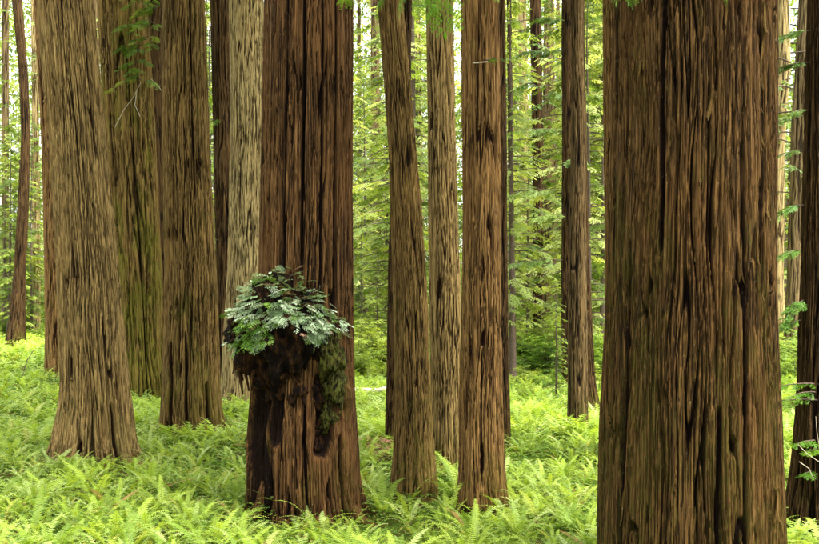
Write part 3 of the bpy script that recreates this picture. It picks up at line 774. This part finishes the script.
for px, py, k, sc in ((354, 378, 2, .6), (366, 372, 0, .7), (382, 380, 2, .55), (374, 362, 1, .6)):
    o = one_shrub(k, px, py, sc, "low pale green shrub behind the log right of the burl tree"); o['group'] = "low shrubs behind the pale log"
for px, py, k, sc in ((780, 392, 0, .6), (772, 378, 2, .6), (790, 372, 2, .6)):
    o = one_shrub(k, px, py, sc, "low leafy shrub between the widest trunk and the dark right edge redwood"); o['group'] = "low shrubs right of the widest trunk"
one_shrub(0, 54, 395, .55, "small leafy shrub against the reddish trunk at the left")
one_shrub(3, 588, 372, .62, "dark low bush right of the slim grey brown trunk")
one_shrub(0, 232, 420, .5, "low leafy shrub at the foot of the pale redwood")
one_shrub(2, 360, 350, .9, "light green shrub just right of the burl tree, beyond the pale log")
one_shrub(1, 795, 385, .7, "leafy shrub right of the widest trunk, before the brown far trunk")
one_shrub(0, 540, 372, .8, "green shrub between the thin dark pole and the close pair of trunks")

# ------------------------------------------------------------------ ferns
def frond_geo(seed, L=0.85, lift=1.0, pairs=24, wid=0.085, low=False):
    """arching frond along +X from origin; returns V,F"""
    r = random.Random(seed)
    e0 = math.radians(r.uniform(62, 80)) * lift; e1 = math.radians(r.uniform(-35, 15))
    n = 9 if not low else 5
    t = np.linspace(0, 1, n); el = e0 + (e1 - e0) * t ** 1.3
    x = np.concatenate([[0], np.cumsum(np.cos((el[1:] + el[:-1]) / 2)) / (n - 1)]) * L
    z = np.concatenate([[0], np.cumsum(np.sin((el[1:] + el[:-1]) / 2)) / (n - 1)]) * L
    y = 0.05 * L * r.uniform(-1, 1) * t * t
    P = np.stack([x, y, z], 1)
    V = []; F = []
    def at(s): return np.array([np.interp(s, t, P[:, c]) for c in range(3)])
    for i in range(pairs):
        s = .14 + .86 * (i + .5) / pairs
        p = at(s); tg = at(min(1, s + .02)) - at(max(0, s - .02)); tg /= np.linalg.norm(tg) + 1e-9
        l = wid * (L / .85) * (min(1, (s - .08) / .22) ** .7) * (1 - ((s - .3) / .74) ** 2 if s > .3 else 1) ** .9 * r.uniform(.88, 1.08) + .006
        sp = .86 * L / pairs
        up = np.cross(np.array([0, 1.0, 0]), tg) * -1
        for sg in (-1, 1):
            dr = np.array([0, sg, 0]) * .93 + tg * .34 + up * r.uniform(-.18, .10)
            dr /= np.linalg.norm(dr)
            a = p - tg * sp * .30; b = p + tg * sp * .42
            m1 = p + dr * l * .5 - tg * sp * .26; m2 = p + dr * l * .55 + tg * sp * .36
            tip = p + dr * l
            k = len(V)
            if low:
                V += [a, tip, b]; F += [(k, k + 1, k + 2)]
            else:
                V += [a, m1, tip, m2, b]; F += [(k, k + 1, k + 4), (k + 1, k + 3, k + 4), (k + 1, k + 2, k + 3)]
    V = np.array(V); F = np.array(F)
    return V, F, P, t
FRONDS = []
for i in range(8):
    V, F, P, t = frond_geo(600 + i, L=rnd.uniform(.7, .95), lift=rnd.uniform(.8, 1.05), wid=rnd.uniform(.062, .085))
    mb = MB(); mb.add(V, F, rnd.uniform(0, .05))
    v2, f2 = tube(P, .004 * (1 - .7 * t), 3); mb.add(v2, f2, 0, 1)
    FRONDS.append(mb.mesh("frond", [M_FERN, M_STEM]))
mb = MB(); V, F, P, t = frond_geo(650, L=.8, lift=.5); mb.add(V, F); FROND_BROWN = mb.mesh("frond", [M_FERNB, M_STEM])

def fern(x, y, sc=1.0, label=None, group=None, nf=None):
    z = float(ground_z(x, y)) - .02
    t = thing("sword_fern", (x, y, z), label, "fern", group, rnd.uniform(0, 6.28)); t.scale = (sc,) * 3
    nf = nf or rnd.randint(8, 11)
    for k in range(nf):
        a = k * 6.283 / nf + rnd.uniform(-.3, .3)
        brown = rnd.random() < .03
        o = link("frond", FROND_BROWN if brown else rnd.choice(FRONDS), t, (0.02 * math.cos(a), .02 * math.sin(a), 0),
                 (rnd.uniform(-.25, .25), rnd.uniform(-.35, .3), a), rnd.uniform(.7, 1.15))
    return t
FL = "bright yellow green sword fern in the dense carpet covering the near forest floor"
FG = "sword ferns carpeting the near forest floor"
spots = []
def ok(x, y, r, m): 
    return all((x - a) ** 2 + (y - b) ** 2 > r * r for a, b in spots) and clear(x, y, m)
BX, BY = big.location.x, big.location.y
tries = 0
NEAR = []
while len(NEAR) < 292 and tries < 30000:
    tries += 1
    y = 12.2 + (rnd.random() ** .85) * 14.0
    half = y * .385
    x = rnd.uniform(-half, half)
    if abs(x - BX) < 1.15 and y < BY + .5: continue
    r = .40 + (y - 12) * .018
    if ok(x, y, r, .12 if y > BY else .2):
        spots.append((x, y)); NEAR.append((x, y))
YMAX = max(s[1] for s in NEAR)
ZN = [(55, "left edge of the view", 0), (160, "tan leaning redwood", D_T1), (240, "brown redwood with the knot", D_T3), (372, "burl tree", D_BURL), (447, "curved mossy redwood", D_T6),
      (507, "reddish centre redwood", D_T8), (597, "open bed left of the widest trunk", 0), (790, "widest trunk", D_BIG), (2000, "dark redwood at the right edge", D_T15)]
for x, y in NEAR:
    px = CX + x / y * FPX
    for lim, nm, dd in ZN:
        if px < lim: break
    wh = ("in the nearest ferns at the " if y < 17 else "farther back at the ") if lim == 55 else ("in the near " if y < 17 else "in the far ") if not dd else ("in front of the " if y < dd else "behind and beside the ")
    big_ = rnd.random() < .5
    fern(x, y, (rnd.uniform(.88, 1.12) if y < 18.5 else rnd.uniform(.74, .95)) if big_ else rnd.uniform(.55, .76), ("larger" if big_ else "smaller") + " yellow green sword fern " + wh + nm, ("larger" if big_ else "smaller") + " ferns " + wh + nm)
fern(px2x(655, 12.3), 12.3, .62, "lone fern tip in front of the foot of the widest redwood", nf=6)
fern(px2x(282, 17.2), 17.2, .95, "taller fern with arching fronds against the foot of the burl tree", nf=12)
fern(px2x(100, 16.3), 16.3, 1.0, "upright fern with a tall pale frond below the tan leaning redwood", nf=10)
fern(px2x(20, 12.9), 12.9, 1.05, "dark green fern in the lower left corner", nf=11)

def fern_cover():
    rs = np.random.RandomState(5); mb = MB()
    lows = [frond_geo(700 + i, L=.85, lift=rs.uniform(.75, 1.0), pairs=11, wid=.10, low=True)[:2] for i in range(5)]
    lows2 = [frond_geo(720 + i, L=.85, lift=rs.uniform(.75, 1.0), pairs=5, wid=.13, low=True)[:2] for i in range(4)]
    nearT = [frond_geo(740 + i, L=.8, lift=rs.uniform(.85, 1.1), pairs=18, wid=.08, low=True)[:2] for i in range(5)]
    Os = {0: [], 1: [], 2: []}
    for lod, (y0, y1, n) in enumerate(((YMAX - 2, 44, 3200), (44, 96, 3800), (13.0, YMAX, 1150))):
        y = rs.uniform(y0 ** .5, y1 ** .5, n) ** 2
        x = rs.uniform(-.43, .43, n) * y
        for a, b in zip(x, y):
            if math.sin(a * 1.1 + b * .37) + math.sin(b * .9 - a * .6 + 2) + rs.normal(0, .7) < -1.35: continue
            if clear(a, b, .05) and not (abs(a - BX) < 1.2 and b < BY + .4): Os[lod].append((a, b))
    for lod, T in ((0, lows), (1, lows2), (2, nearT)):
        O = np.array(Os[lod]); z = ground_z(O[:, 0], O[:, 1]) - .02
        nf = (8, 6, 9)[lod]
        sc = rs.uniform(.6, 1.05, len(O)); ti = rs.rand(len(O))
        for k in range(nf):
            a = k * 6.283 / nf + rs.uniform(-.4, .4, len(O))
            # a third of the patches are low plants rather than ferns: flatter
            Dr = np.stack([np.cos(a), np.sin(a), rs.uniform(-.25, .3, len(O))], 1)
            Up = np.stack([rs.uniform(-.25, .25, len(O)), rs.uniform(-.25, .25, len(O)), np.ones(len(O))], 1)
            idx = rs.randint(0, len(T), len(O))
            for q in range(len(T)):
                m_ = idx == q
                place(mb, T[q], np.column_stack([O[m_], z[m_]]), Dr[m_], Up[m_], sc[m_] * (1, 1.2, .78)[lod], ti[m_] + rs.rand(m_.sum()) * .15)
    o = link("fern_cover", mb.mesh("fern_cover", M_FERN))
    tag(o, "continuous carpet of ferns running back between the trunks", "ferns", kind="stuff")
fern_cover()

def leaf_cover():
    rs = np.random.RandomState(6); mb = MB()
    n = 75000
    y = rs.uniform(11 ** .5, 50 ** .5, n) ** 2; x = rs.uniform(-.42, .42, n) * y
    z = ground_z(x, y) + rs.uniform(.02, .26, n)
    az = rs.uniform(0, 6.28, n)
    T = (np.array([[0, 0, 0], [.5, .32, .05], [1, 0, -.1], [.5, -.32, .05]], float), np.array([[0, 1, 2], [0, 2, 3]]))
    Dr = np.stack([np.cos(az), np.sin(az), rs.uniform(-.4, .6, n)], 1)
    Up = np.stack([rs.uniform(-.6, .6, n), rs.uniform(-.6, .6, n), np.ones(n)], 1)
    place(mb, T, np.stack([x, y, z], 1), Dr, Up, rs.uniform(.04, .10, n) * np.clip(y / 20, .8, 2), rs.rand(n))
    o = link("ground_cover", mb.mesh("ground_cover", M_COVER))
    tag(o, "low leafy ground cover growing beneath the ferns", "ground cover", kind="stuff")
leaf_cover()

def litter(x, y, r, n, label):
    rs = np.random.RandomState(int(abs(x * 100)) + 1); mb = MB()
    a = rs.uniform(0, 6.28, n); q = r * np.sqrt(rs.rand(n))
    X = x + q * np.cos(a) ; Y = y + q * np.sin(a) * .6
    Z = ground_z(X, Y) + .02 + .42 * (1 - q / r) * rs.rand(n)
    az = rs.uniform(0, 6.28, n)
    T = (np.array([[0, 0, 0], [.5, .12, .03], [1, 0, 0], [.5, -.12, .03]], float), np.array([[0, 1, 2], [0, 2, 3]]))
    place(mb, T, np.stack([X, Y, Z], 1), np.stack([np.cos(az), np.sin(az), rs.uniform(-.3, .4, n)], 1),
          np.stack([rs.uniform(-.6, .6, n), rs.uniform(-.6, .6, n), np.ones(n)], 1), rs.uniform(.08, .25, n), 0)
    tag(link("leaf_litter", mb.mesh("leaf_litter", M_DUFF)), label, "litter", kind="stuff")
litter(px2x(172, 26.2), 26.2, .8, 700, "reddish bark litter heaped at the left foot of the straight brown redwood")
litter(px2x(222, 26.0), 26.0, .7, 600, "reddish bark litter at the right foot of the straight brown redwood")
litter(px2x(98, 22.0), 22.0, 1.25, 1500, "brown bark debris in front of the tan leaning redwood")
litter(px2x(372, 23.0), 23.0, 1.1, 1100, "patch of red brown litter right of the burl tree")

# ------------------------------------------------------------------ the burl and its sprouts
def build_burl():
    bx, by, bz = burl_t.location
    D = D_BURL - 0.55
    cxp, cyp = 284, 338
    c = Vector((px2x(cxp, D) - bx, D - by + .10, py2z(cyp, D) - bz))
    rs = random.Random(4)
    def lump(name, centre, rad, sub, seed, mat, rough, parent=burl_t, knots=8, droop=0.0):
        import bmesh
        bm = bmesh.new(); bmesh.ops.create_icosphere(bm, subdivisions=sub, radius=1)
        kn = [(Vector((rs.gauss(0, 1), rs.gauss(-.6, 1), rs.gauss(0, 1))).normalized(), rs.uniform(.10, .26), rs.uniform(.18, .40)) for _ in range(knots)]
        H = []
        for v in bm.verts:
            p = v.co.copy()
            n1 = mnoise.fractal(p * 1.6 + Vector((seed, 0, 0)), 1.0, 2.0, 5)
            n2 = mnoise.ridged_multi_fractal(Vector((p.x * 4.5, p.y * 4.5, p.z * 3)) + Vector((0, seed, 0)), .9, 2.1, 5, 1.0, 2.0)
            k = 0
            for dv, a, wd in kn:
                q = (p - dv).length
                k += a * max(0, 1 - (q / wd) ** 2) ** 1.5
            s = 1 + rough * (n1 * .55 + (n2 - 1.2) * .14) + k
            q = Vector((p.x * rad[0], p.y * rad[1], p.z * rad[2])) * s
            if droop and p.z < 0:      # drawn in underneath
                f = 1 - droop * (-p.z) ** 1.2
                q.x *= f; q.y *= f
            v.co = q; H.append(min(1, max(0, n2 * .45)))
        me = bpy.data.meshes.new(name); bm.to_mesh(me); bm.free()
        for pl in me.polygons: pl.use_smooth = True
        me.materials.append(mat)
        a = me.attributes.new("ridge", 'FLOAT', 'POINT'); a.data.foreach_set("value", H)
        o = link(name, me, parent, centre); return o
    B0 = lump("burl", c, (.78, .66, .88), 6, 3.1, M_BURLWOOD, .6, droop=.62, knots=18)
    # left shoulder and right mossy bulges
    def at(px, py, dy=0): return Vector((px2x(px, D) - bx, D - by + dy, py2z(py, D) - bz))
    lump("burl_knob", at(252, 332, .02), (.36, .34, .30), 5, 7.7, M_BURLWOOD, .8, knots=5)
    lump("burl_knob", at(331, 352, -.02), (.20, .28, .40), 5, 9.1, M_BURLMOSS, .55, knots=9)
    lump("burl_knob", at(335, 385, .05), (.15, .24, .34), 5, 11.1, M_BURLMOSS, .55, knots=9)
    lump("burl_knob", at(329, 415, .12), (.17, .22, .28), 5, 13.1, M_BURLMOSS, .55, knots=9)
    lump("burl_knob", at(304, 392, .0), (.24, .26, .34), 5, 15.1, M_BURLWOOD, .9, knots=6)
    lump("burl_knob", at(314, 436, .14), (.20, .20, .26), 5, 17.1, M_BURLWOOD, .9, knots=4)
    lump("burl_knob", at(280, 372, .04), (.32, .30, .36), 5, 19.1, M_BURLWOOD, .9, knots=5)
    # rolled fold of bark curling round the mossy hollow on the right
    pts = [(333, 365), (343, 385), (347, 408), (341, 428), (331, 446), (322, 466), (316, 492)]
    P = np.array([list(at(px, py, .10 + .02 * i)) for i, (px, py) in enumerate(pts)])
    tt = np.linspace(0, 1, 40); PP = np.stack([np.interp(tt, np.linspace(0, 1, len(pts)), P[:, k]) for k in range(3)], 1)
    for k in range(3):
        kk = np.pad(PP[:, k], 3, 'edge'); PP[:, k] = np.convolve(kk, np.ones(7) / 7, 'valid')
    rr = .085 + .03 * np.sin(tt * 9) + .015 * np.sin(tt * 31)
    V, F = tube(PP, rr, 12); mb = MB(); mb.add(V, F); link("bark_fold", mb.mesh("bark_fold", M_BURL, True), burl_t)
    # long vertical hanging shreds under the left of the burl
    shapes = []
    for k in range(5):
        L = .14 + .06 * k; t = np.linspace(0, 1, 7)
        P = np.stack([.03 * np.sin(t * 3 + k), .02 * t, -L * t], 1)
        V, F = tube(P, .028 * (1 - .75 * t) + .004, 5); m2 = MB(); m2.add(V, F); shapes.append(m2.mesh("bark_shred", M_BURLWOOD, True))
    for k in range(34):
        px = rs.uniform(236, 272) if k < 24 else rs.uniform(318, 342); py = rs.uniform(334, 362)
        link("bark_shred", rs.choice(shapes), burl_t, at(px, py, rs.uniform(-.25, .25)), (rs.uniform(-.2, .2), rs.uniform(-.2, .2), rs.uniform(0, 6)), rs.uniform(.7, 1.4))
    # sprouts: flat many-needled sprays radiating and arching down
    ST = [spray_template(8, 31, fine=True, droop=.30, width=.40), spray_template(6, 32, droop=.3, width=.42), spray_template(5, 33, droop=.25, width=.48)]
    meshes = []
    for m_ in (M_SPROUT, M_SPROUTG):
        for (V, F) in ST:
            mm = MB(); mm.add(V, F, 0); meshes.append(mm.mesh("sprout", m_))
    from mathutils.bvhtree import BVHTree
    bv = BVHTree.FromPolygons([v.co.copy() for v in B0.data.vertices], [tuple(p.vertices) for p in B0.data.polygons])
    n = 0
    while n < 640:
        az = rs.uniform(-math.pi, math.pi)
        if math.sin(az) > .25 and rs.random() < .8: az = -az
        lo = -.15 if (math.cos(az) < -.25) else (.0 if math.cos(az) > .45 else .38)     # bare face in the middle
        el = math.asin(rs.uniform(max(-.9, lo), 1.0))
        dv = Vector((math.cos(az) * math.cos(el), math.sin(az) * math.cos(el), math.sin(el)))
        hit, nor, _, _ = bv.ray_cast(dv * 4, -dv)
        if hit is None: continue
        down = Vector((0, 0, -1)); tan = (down - dv * down.dot(dv))
        rad = Vector((dv.x, dv.y, 0))
        x = (rad * rs.uniform(.3, .9) + tan * rs.uniform(.1, .9) + dv * rs.uniform(.15, .5) + Vector((rs.gauss(0, .35), rs.gauss(0, .3), rs.gauss(0, .15)))).normalized()
        up = (dv + Vector((rs.gauss(0, .3), rs.gauss(0, .3), .5 + rs.gauss(0, .3)))).normalized()
        y = up.cross(x).normalized(); zz = x.cross(y)
        green = (math.cos(az) < -.3 and el < .5 and rs.random() < .65) or rs.random() < .15
        me = rs.choice(meshes[3:] if green else meshes[:3])
        L = rs.uniform(.14, .25) * (1.25 if math.cos(az) < -.4 else 1)
        o = link("sprout", me, burl_t)
        M = Matrix((x, y, zz)).transposed().to_4x4(); M.translation = c + hit - dv * .03
        o.matrix_local = M @ Matrix.Scale(L, 4)
        n += 1
build_burl()

# knot on the straight brown redwood, root on the tan one
def knot():
    d = D_T3; bx, by, bz = t3.location
    t = np.linspace(0, 2 * math.pi, 15)
    r = .085
    P = np.stack([r * np.cos(t), np.full_like(t, 0) + .01 * np.sin(3 * t), .6 * r * np.sin(t)], 1)
    V, F = tube(P, .035, 8); mb = MB(); mb.add(V, F)
    rad = (215 - 166) / 2 / FPX * d
    link("knot", mb.mesh("knot", M_MID, True), t3, (px2x(171 + 4, d) - bx, -rad * .62, py2z(322, d) - bz), (0, 0, -.5))
knot()
def roots():
    rs = random.Random(9)
    bx, by, bz = t1.location; d = D_T1
    for k, (a, L) in enumerate(((-2.5, 1.3), (-2.0, 1.5), (-1.5, 1.0), (-1.05, 1.3), (-.6, 1.2))):
        t = np.linspace(0, 1, 14)
        w_ = rs.uniform(-.3, .3)
        x = math.cos(a) * (.35 + L * t) + .12 * np.sin(t * 6 + k); y = math.sin(a) * (.35 + L * t) + w_ * t * t
        z = .75 * np.exp(-t * 2.4) - .10 + .03 * np.sin(t * 15 + k)
        V, F = tube(np.stack([x, y, z], 1), .14 * (1 - .72 * t) + .012 * np.sin(t * 22), 9)
        mb = MB(); mb.add(V, F); link("root", mb.mesh("root", M_TAN, True), t1)
    d = D_BURL
    for k, (a, L) in enumerate(((-.35, .9), (-2.7, .7), (-1.2, .8), (-1.9, .7))):
        t = np.linspace(0, 1, 12)
        x = math.cos(a) * (.58 + .8 * L * t); y = math.sin(a) * (.58 + .8 * L * t); z = .7 * np.exp(-t * 3.2) - .12
        V, F = tube(np.stack([x, y, z], 1), .13 * (1 - .7 * t) + .01 * np.sin(t * 20), 9)
        mb = MB(); mb.add(V, F); link("root", mb.mesh("root", M_BURL, True), burl_t)
roots()

# loose bark strips on the near trunks
def strips(tree, d, prof, n, mat, seed, Lr=(.25, .8)):
    rs = random.Random(seed); bx, by, bz = tree.location
    ys = [p[0] for p in prof][::-1]
    th0 = math.atan2(-by, -bx)
    shapes = []
    for k in range(4):
        L = rs.uniform(*Lr); t = np.linspace(0, 1, 8); wd = rs.uniform(.012, .026)
        V = []; F = []
        for i, q in enumerate(t):
            ww = wd * (1 - abs(2 * q - 1) ** 3 * .8); xo = .02 * math.sin(q * 5 + k); out = .05 * (max(0, q - .5) * 2) ** 2
            V += [(xo - ww, -out, -L * q), (xo + ww, -out + .004, -L * q), (xo, -out - .012, -L * q)]
            if i:
                a = 3 * (i - 1); F += [(a, a + 2, a + 5), (a, a + 5, a + 3), (a + 2, a + 1, a + 4), (a + 2, a + 4, a + 5), (a + 1, a, a + 3), (a + 1, a + 3, a + 4)]
        mb = MB(); mb.add(V, F); shapes.append(mb.mesh("bark_strip", mat, False))
    for k in range(n):
        y = rs.uniform(10, 520); z = py2z(y, d)
        l = np.interp(y, [p[0] for p in prof], [p[1] for p in prof]); r = np.interp(y, [p[0] for p in prof], [p[2] for p in prof])
        rad = (r - l) / 2 / FPX * d; cx = px2x((l + r) / 2, d) - bx
        ph = th0 + rs.uniform(-1.3, 1.3)
        link("bark_strip", rs.choice(shapes), tree, (cx + math.cos(ph) * (rad + .015), math.sin(ph) * (rad + .015), z - bz), (rs.uniform(-.06, .06), rs.uniform(-.12, .12), ph + math.pi / 2), rs.uniform(.7, 1.3))
strips(big, D_BIG, [(0, 618, 771), (136, 616, 770), (272, 612, 770), (408, 605, 773), (544, 597, 782)], 46, M_BIG, 1)
strips(burl_t, D_BURL, [(0, 266, 351), (272, 261, 351)], 0, M_BURL, 2)
strips(t1, D_T1, [(0, 37, 90), (136, 51, 102), (272, 60, 116), (440, 57, 135)], 30, M_TAN, 3)

# ------------------------------------------------------------------ sprigs on trunks
def sprig(tree, px, py, d, az, L, n_spr, mat, spray=.35, sag=.3, el=0.1, seed=1, tw=M_TWIG, name="branch", r0=.014, temps=None):
    rs = np.random.RandomState(seed); mb = MB()
    limb_with_sprays(mb, rs, (0, 0, 0), az, el, L, temps or SPR_NEAR, spray, n_spr, sag=sag, r0=r0, up_jit=.7)
    bx, by, bz = tree.location
    return link(name, mb.mesh(name, [mat, tw]), tree, (px2x(px, d) - bx, d - by, py2z(py, d) - bz))
rr_ = random.Random(8)
for k in range(30):
    py = rr_.uniform(-12, 84); px = 150 + rr_.uniform(-9, 9) - .12 * py
    sprig(t2, px, py, D_T2 - .8, rr_.uniform(-3.1, -.9), rr_.uniform(.4, .9), 12, M_SPROUTG if k % 3 else M_CONIL, .30, .7, .25, 800 + k, temps=SPR_NEAR)
for k, P in enumerate((((140, 82), (133, 98), (125, 110), (117, 128)), ((136, 90), (135, 105), (141, 117)), ((150, 78), (158, 86), (163, 92)))):
    pts = np.array([[px2x(a, D_T2 - .9) - t2.location.x, -.9 - .1 * i, py2z(b, D_T2 - .9) - t2.location.z] for i, (a, b) in enumerate(P)])
    V, F = tube(pts, .008, 4); mb = MB(); mb.add(V, F); link("dead_twig", mb.mesh("dead_twig", M_TWIGP), t2)
for k, (px, py, az) in enumerate(((214, 30, -2.6), (216, 62, -2.4), (216, 44, -2.9), (214, 80, -2.8), (219, 185, -2.6), (220, 240, -2.6), (217, 120, -2.4))):
    sprig(t4, px, py, t4.location.y - .2, az, .8, 9, M_SPROUTG, .45, .3, .1, 830 + k)
sprig(t8, 486, 60, D_T8 - .3, -.6, .22, 7, M_BRIGHT, .16, .2, .3, 850)
pts = np.array([[px2x(a, D_T8 - .36) - t8.location.x, -.36, py2z(b, D_T8 - .36) - t8.location.z] for a, b in ((473, 62.5), (480, 62), (488, 61))])
V, F = tube(pts, .010, 5); mb = MB(); mb.add(V, F); link("broken_stub", mb.mesh("broken_stub", M_TWIGP), t8)
for k, (px, py, az, L) in enumerate(((566, 50, -2.8, 1.6), (564, 130, -2.6, 2.2), (566, 190, -2.9, 2.4), (566, 215, -2.3, 2.0), (574, 95, -.4, 1.2), (566, 260, -2.8, 2.6), (570, 160, -1.3, .9), (566, 20, -2.3, 1.4))):
    sprig(t9b, px, py, t9b.location.y - .08, az, L, 22, M_CONI, .55, .15, .05, 860 + k, temps=SPR_MID)
for k, (px, py, az, L) in enumerate(((812, 30, -2.7, .9), (812, 62, -2.9, 1.0), (810, 110, -2.6, .9), (808, 150, -2.9, 1.0), (806, 205, -2.7, .8), (806, 250, -2.8, .9), (806, 320, -2.8, .8), (806, 300, -2.3, .6))):
    sprig(t15, px, py, D_T15 - .04, az, L, 44, M_CONI if k < 4 else M_SPROUTG, .20, .65, .1, 880 + k, temps=SPR_MID, r0=.009)
for k, (px, py, az, L) in enumerate(((818, 384, -2.8, .75), (816, 392, -2.5, .7), (819, 400, -2.9, .8), (818, 440, -2.6, .5), (819, 448, -2.3, .4), (812, 470, -2.2, .3))):
    sprig(t15, px, py, D_T15 - .22, az, L, 22, M_BRIGHT, .17, .15, .12, 900 + k, temps=LEAFT)
for k, P in enumerate((((815, 416), (816, 432), (818, 444)), ((797, 444), (806, 453), (819, 462)), ((798, 461), (808, 468), (812, 478)))):
    pts = np.array([[px2x(a, D_T15 - .7) - t15.location.x, -.7, py2z(b, D_T15 - .7) - t15.location.z] for i, (a, b) in enumerate(P)])
    V, F = tube(pts, .0045, 4); mb = MB(); mb.add(V, F); link("dead_twig", mb.mesh("dead_twig", M_TWIGP), t15)

# ------------------------------------------------------------------ overhanging branch close to the camera, only its tips hang into view
def overhang():
    d = 4.6
    z = py2z(-70, d)
    t = thing("overhanging_branch", (px2x(900, d), d, z), "blurred bright green branch tips hanging into the top of the view", "branch")
    P = np.array([[px2x(a, d) - t.location.x, .05 * math.sin(a * .02), py2z(b, d) - z] for a, b in ((1000, -150), (900, -110), (760, -75), (620, -60), (500, -62), (400, -48), (320, -40))])
    V, F = tube(P, np.linspace(.03, .006, len(P)), 6); mb = MB(); mb.add(V, F); link("limb", mb.mesh("limb", M_TWIG, True), t)
    T = []
    for s in (0, 1):
        mm = MB(); mm.add(*SPR_NEAR[s], 0); T.append(mm.mesh("leaf_spray", M_BRIGHT))
    rs = random.Random(3)
    for (a, b, rz, tilt, L) in ((410, -46, 3.6, 1.15, .26), (398, -44, 3.3, .9, .24), (440, -52, 4.9, 1.45, .36), (420, -46, 5.2, 1.35, .26), (478, -56, 3.4, .95, .20), (482, -56, 0.2, 1.0, .22),
                               (372, -44, 3.2, .62, .24), (360, -40, 3.5, .75, .20), (628, -58, 3.6, 1.1, .27), (640, -58, 3.2, 1.2, .26), (724, -68, 4.0, 1.4, .28), (575, -60, 3, 1.1, .20), (652, -60, .3, 1.0, .2)):
        link("leaf_spray", rs.choice(T), t, (px2x(a, d) - t.location.x, rs.uniform(-.06, .06), py2z(b + 14, d) - z), (rs.uniform(-.5, .5) + .6, tilt, rz), L * .8)
overhang()

# ------------------------------------------------------------------ fallen wood
def log():
    d = 35.5
    x0, x1 = px2x(346, d), px2x(393, d)
    mb = MB(); t = np.linspace(0, 1, 16)
    P = np.stack([x0 + (x1 - x0) * t, d + .4 * t, np.full_like(t, .36) + .02 * np.sin(t * 9)], 1)
    V, F = tube(P, .10 - .03 * t + .01 * np.sin(t * 17), 12)
    c = P.mean(0); 
    mb.add(V - np.array([c[0], c[1], 0]), F)
    o = link("fallen_log", mb.mesh("fallen_log", M_LOG, True), None, (c[0], c[1], float(ground_z(c[0], c[1])) - .05))
    tag(o, "pale bare log lying in the ferns right of the burl tree", "log")
log()
def stick(pts, d, r, label):
    mb = MB(); c = px2x(pts[0][0], d)
    P = np.array([[px2x(a, d) - c, .08 * i, py2z(b, d)] for i, (a, b) in enumerate(pts)])
    V, F = tube(P, np.linspace(r, r * .4, len(P)), 5); mb.add(V, F)
    o = link("dead_stick", mb.mesh("dead_stick", M_TWIG, True), None, (c, d, 0)); tag(o, label, "stick")
stick([(20, 396), (22, 376), (26, 360), (32, 350)], 40, .03, "thin dead stick standing in the ferns at the far left")
stick([(352, 398), (362, 402), (372, 414), (377, 424)], 33, .03, "dark dead bough in the ferns below the pale log")
stick([(505, 452), (512, 438), (513, 425)], 25, .015, "thin dead sprig at the foot of the thin dark trunk right of centre")

# ------------------------------------------------------------------ haze
def haze_box():
    m, nt, out = new_mat("haze_air")
    v = N(nt, "ShaderNodeVolumePrincipled")
    v.inputs['Density'].default_value = HAZE
    v.inputs['Color'].default_value = (0.90, 0.93, 0.80, 1)
    nt.links.new(v.outputs[0], out.inputs['Volume'])
    import bmesh
    bm = bmesh.new(); bmesh.ops.create_cube(bm, size=1)
    me = bpy.data.meshes.new("haze"); bm.to_mesh(me); bm.free(); me.materials.append(m)
    o = link("haze", me, None, (0, 1100, 26), None, (3100, 2900, 56))
    o['kind'] = 'stuff'; o['label'] = "thin pale mist in the air between the trees"
if HAZE > 0: haze_box()
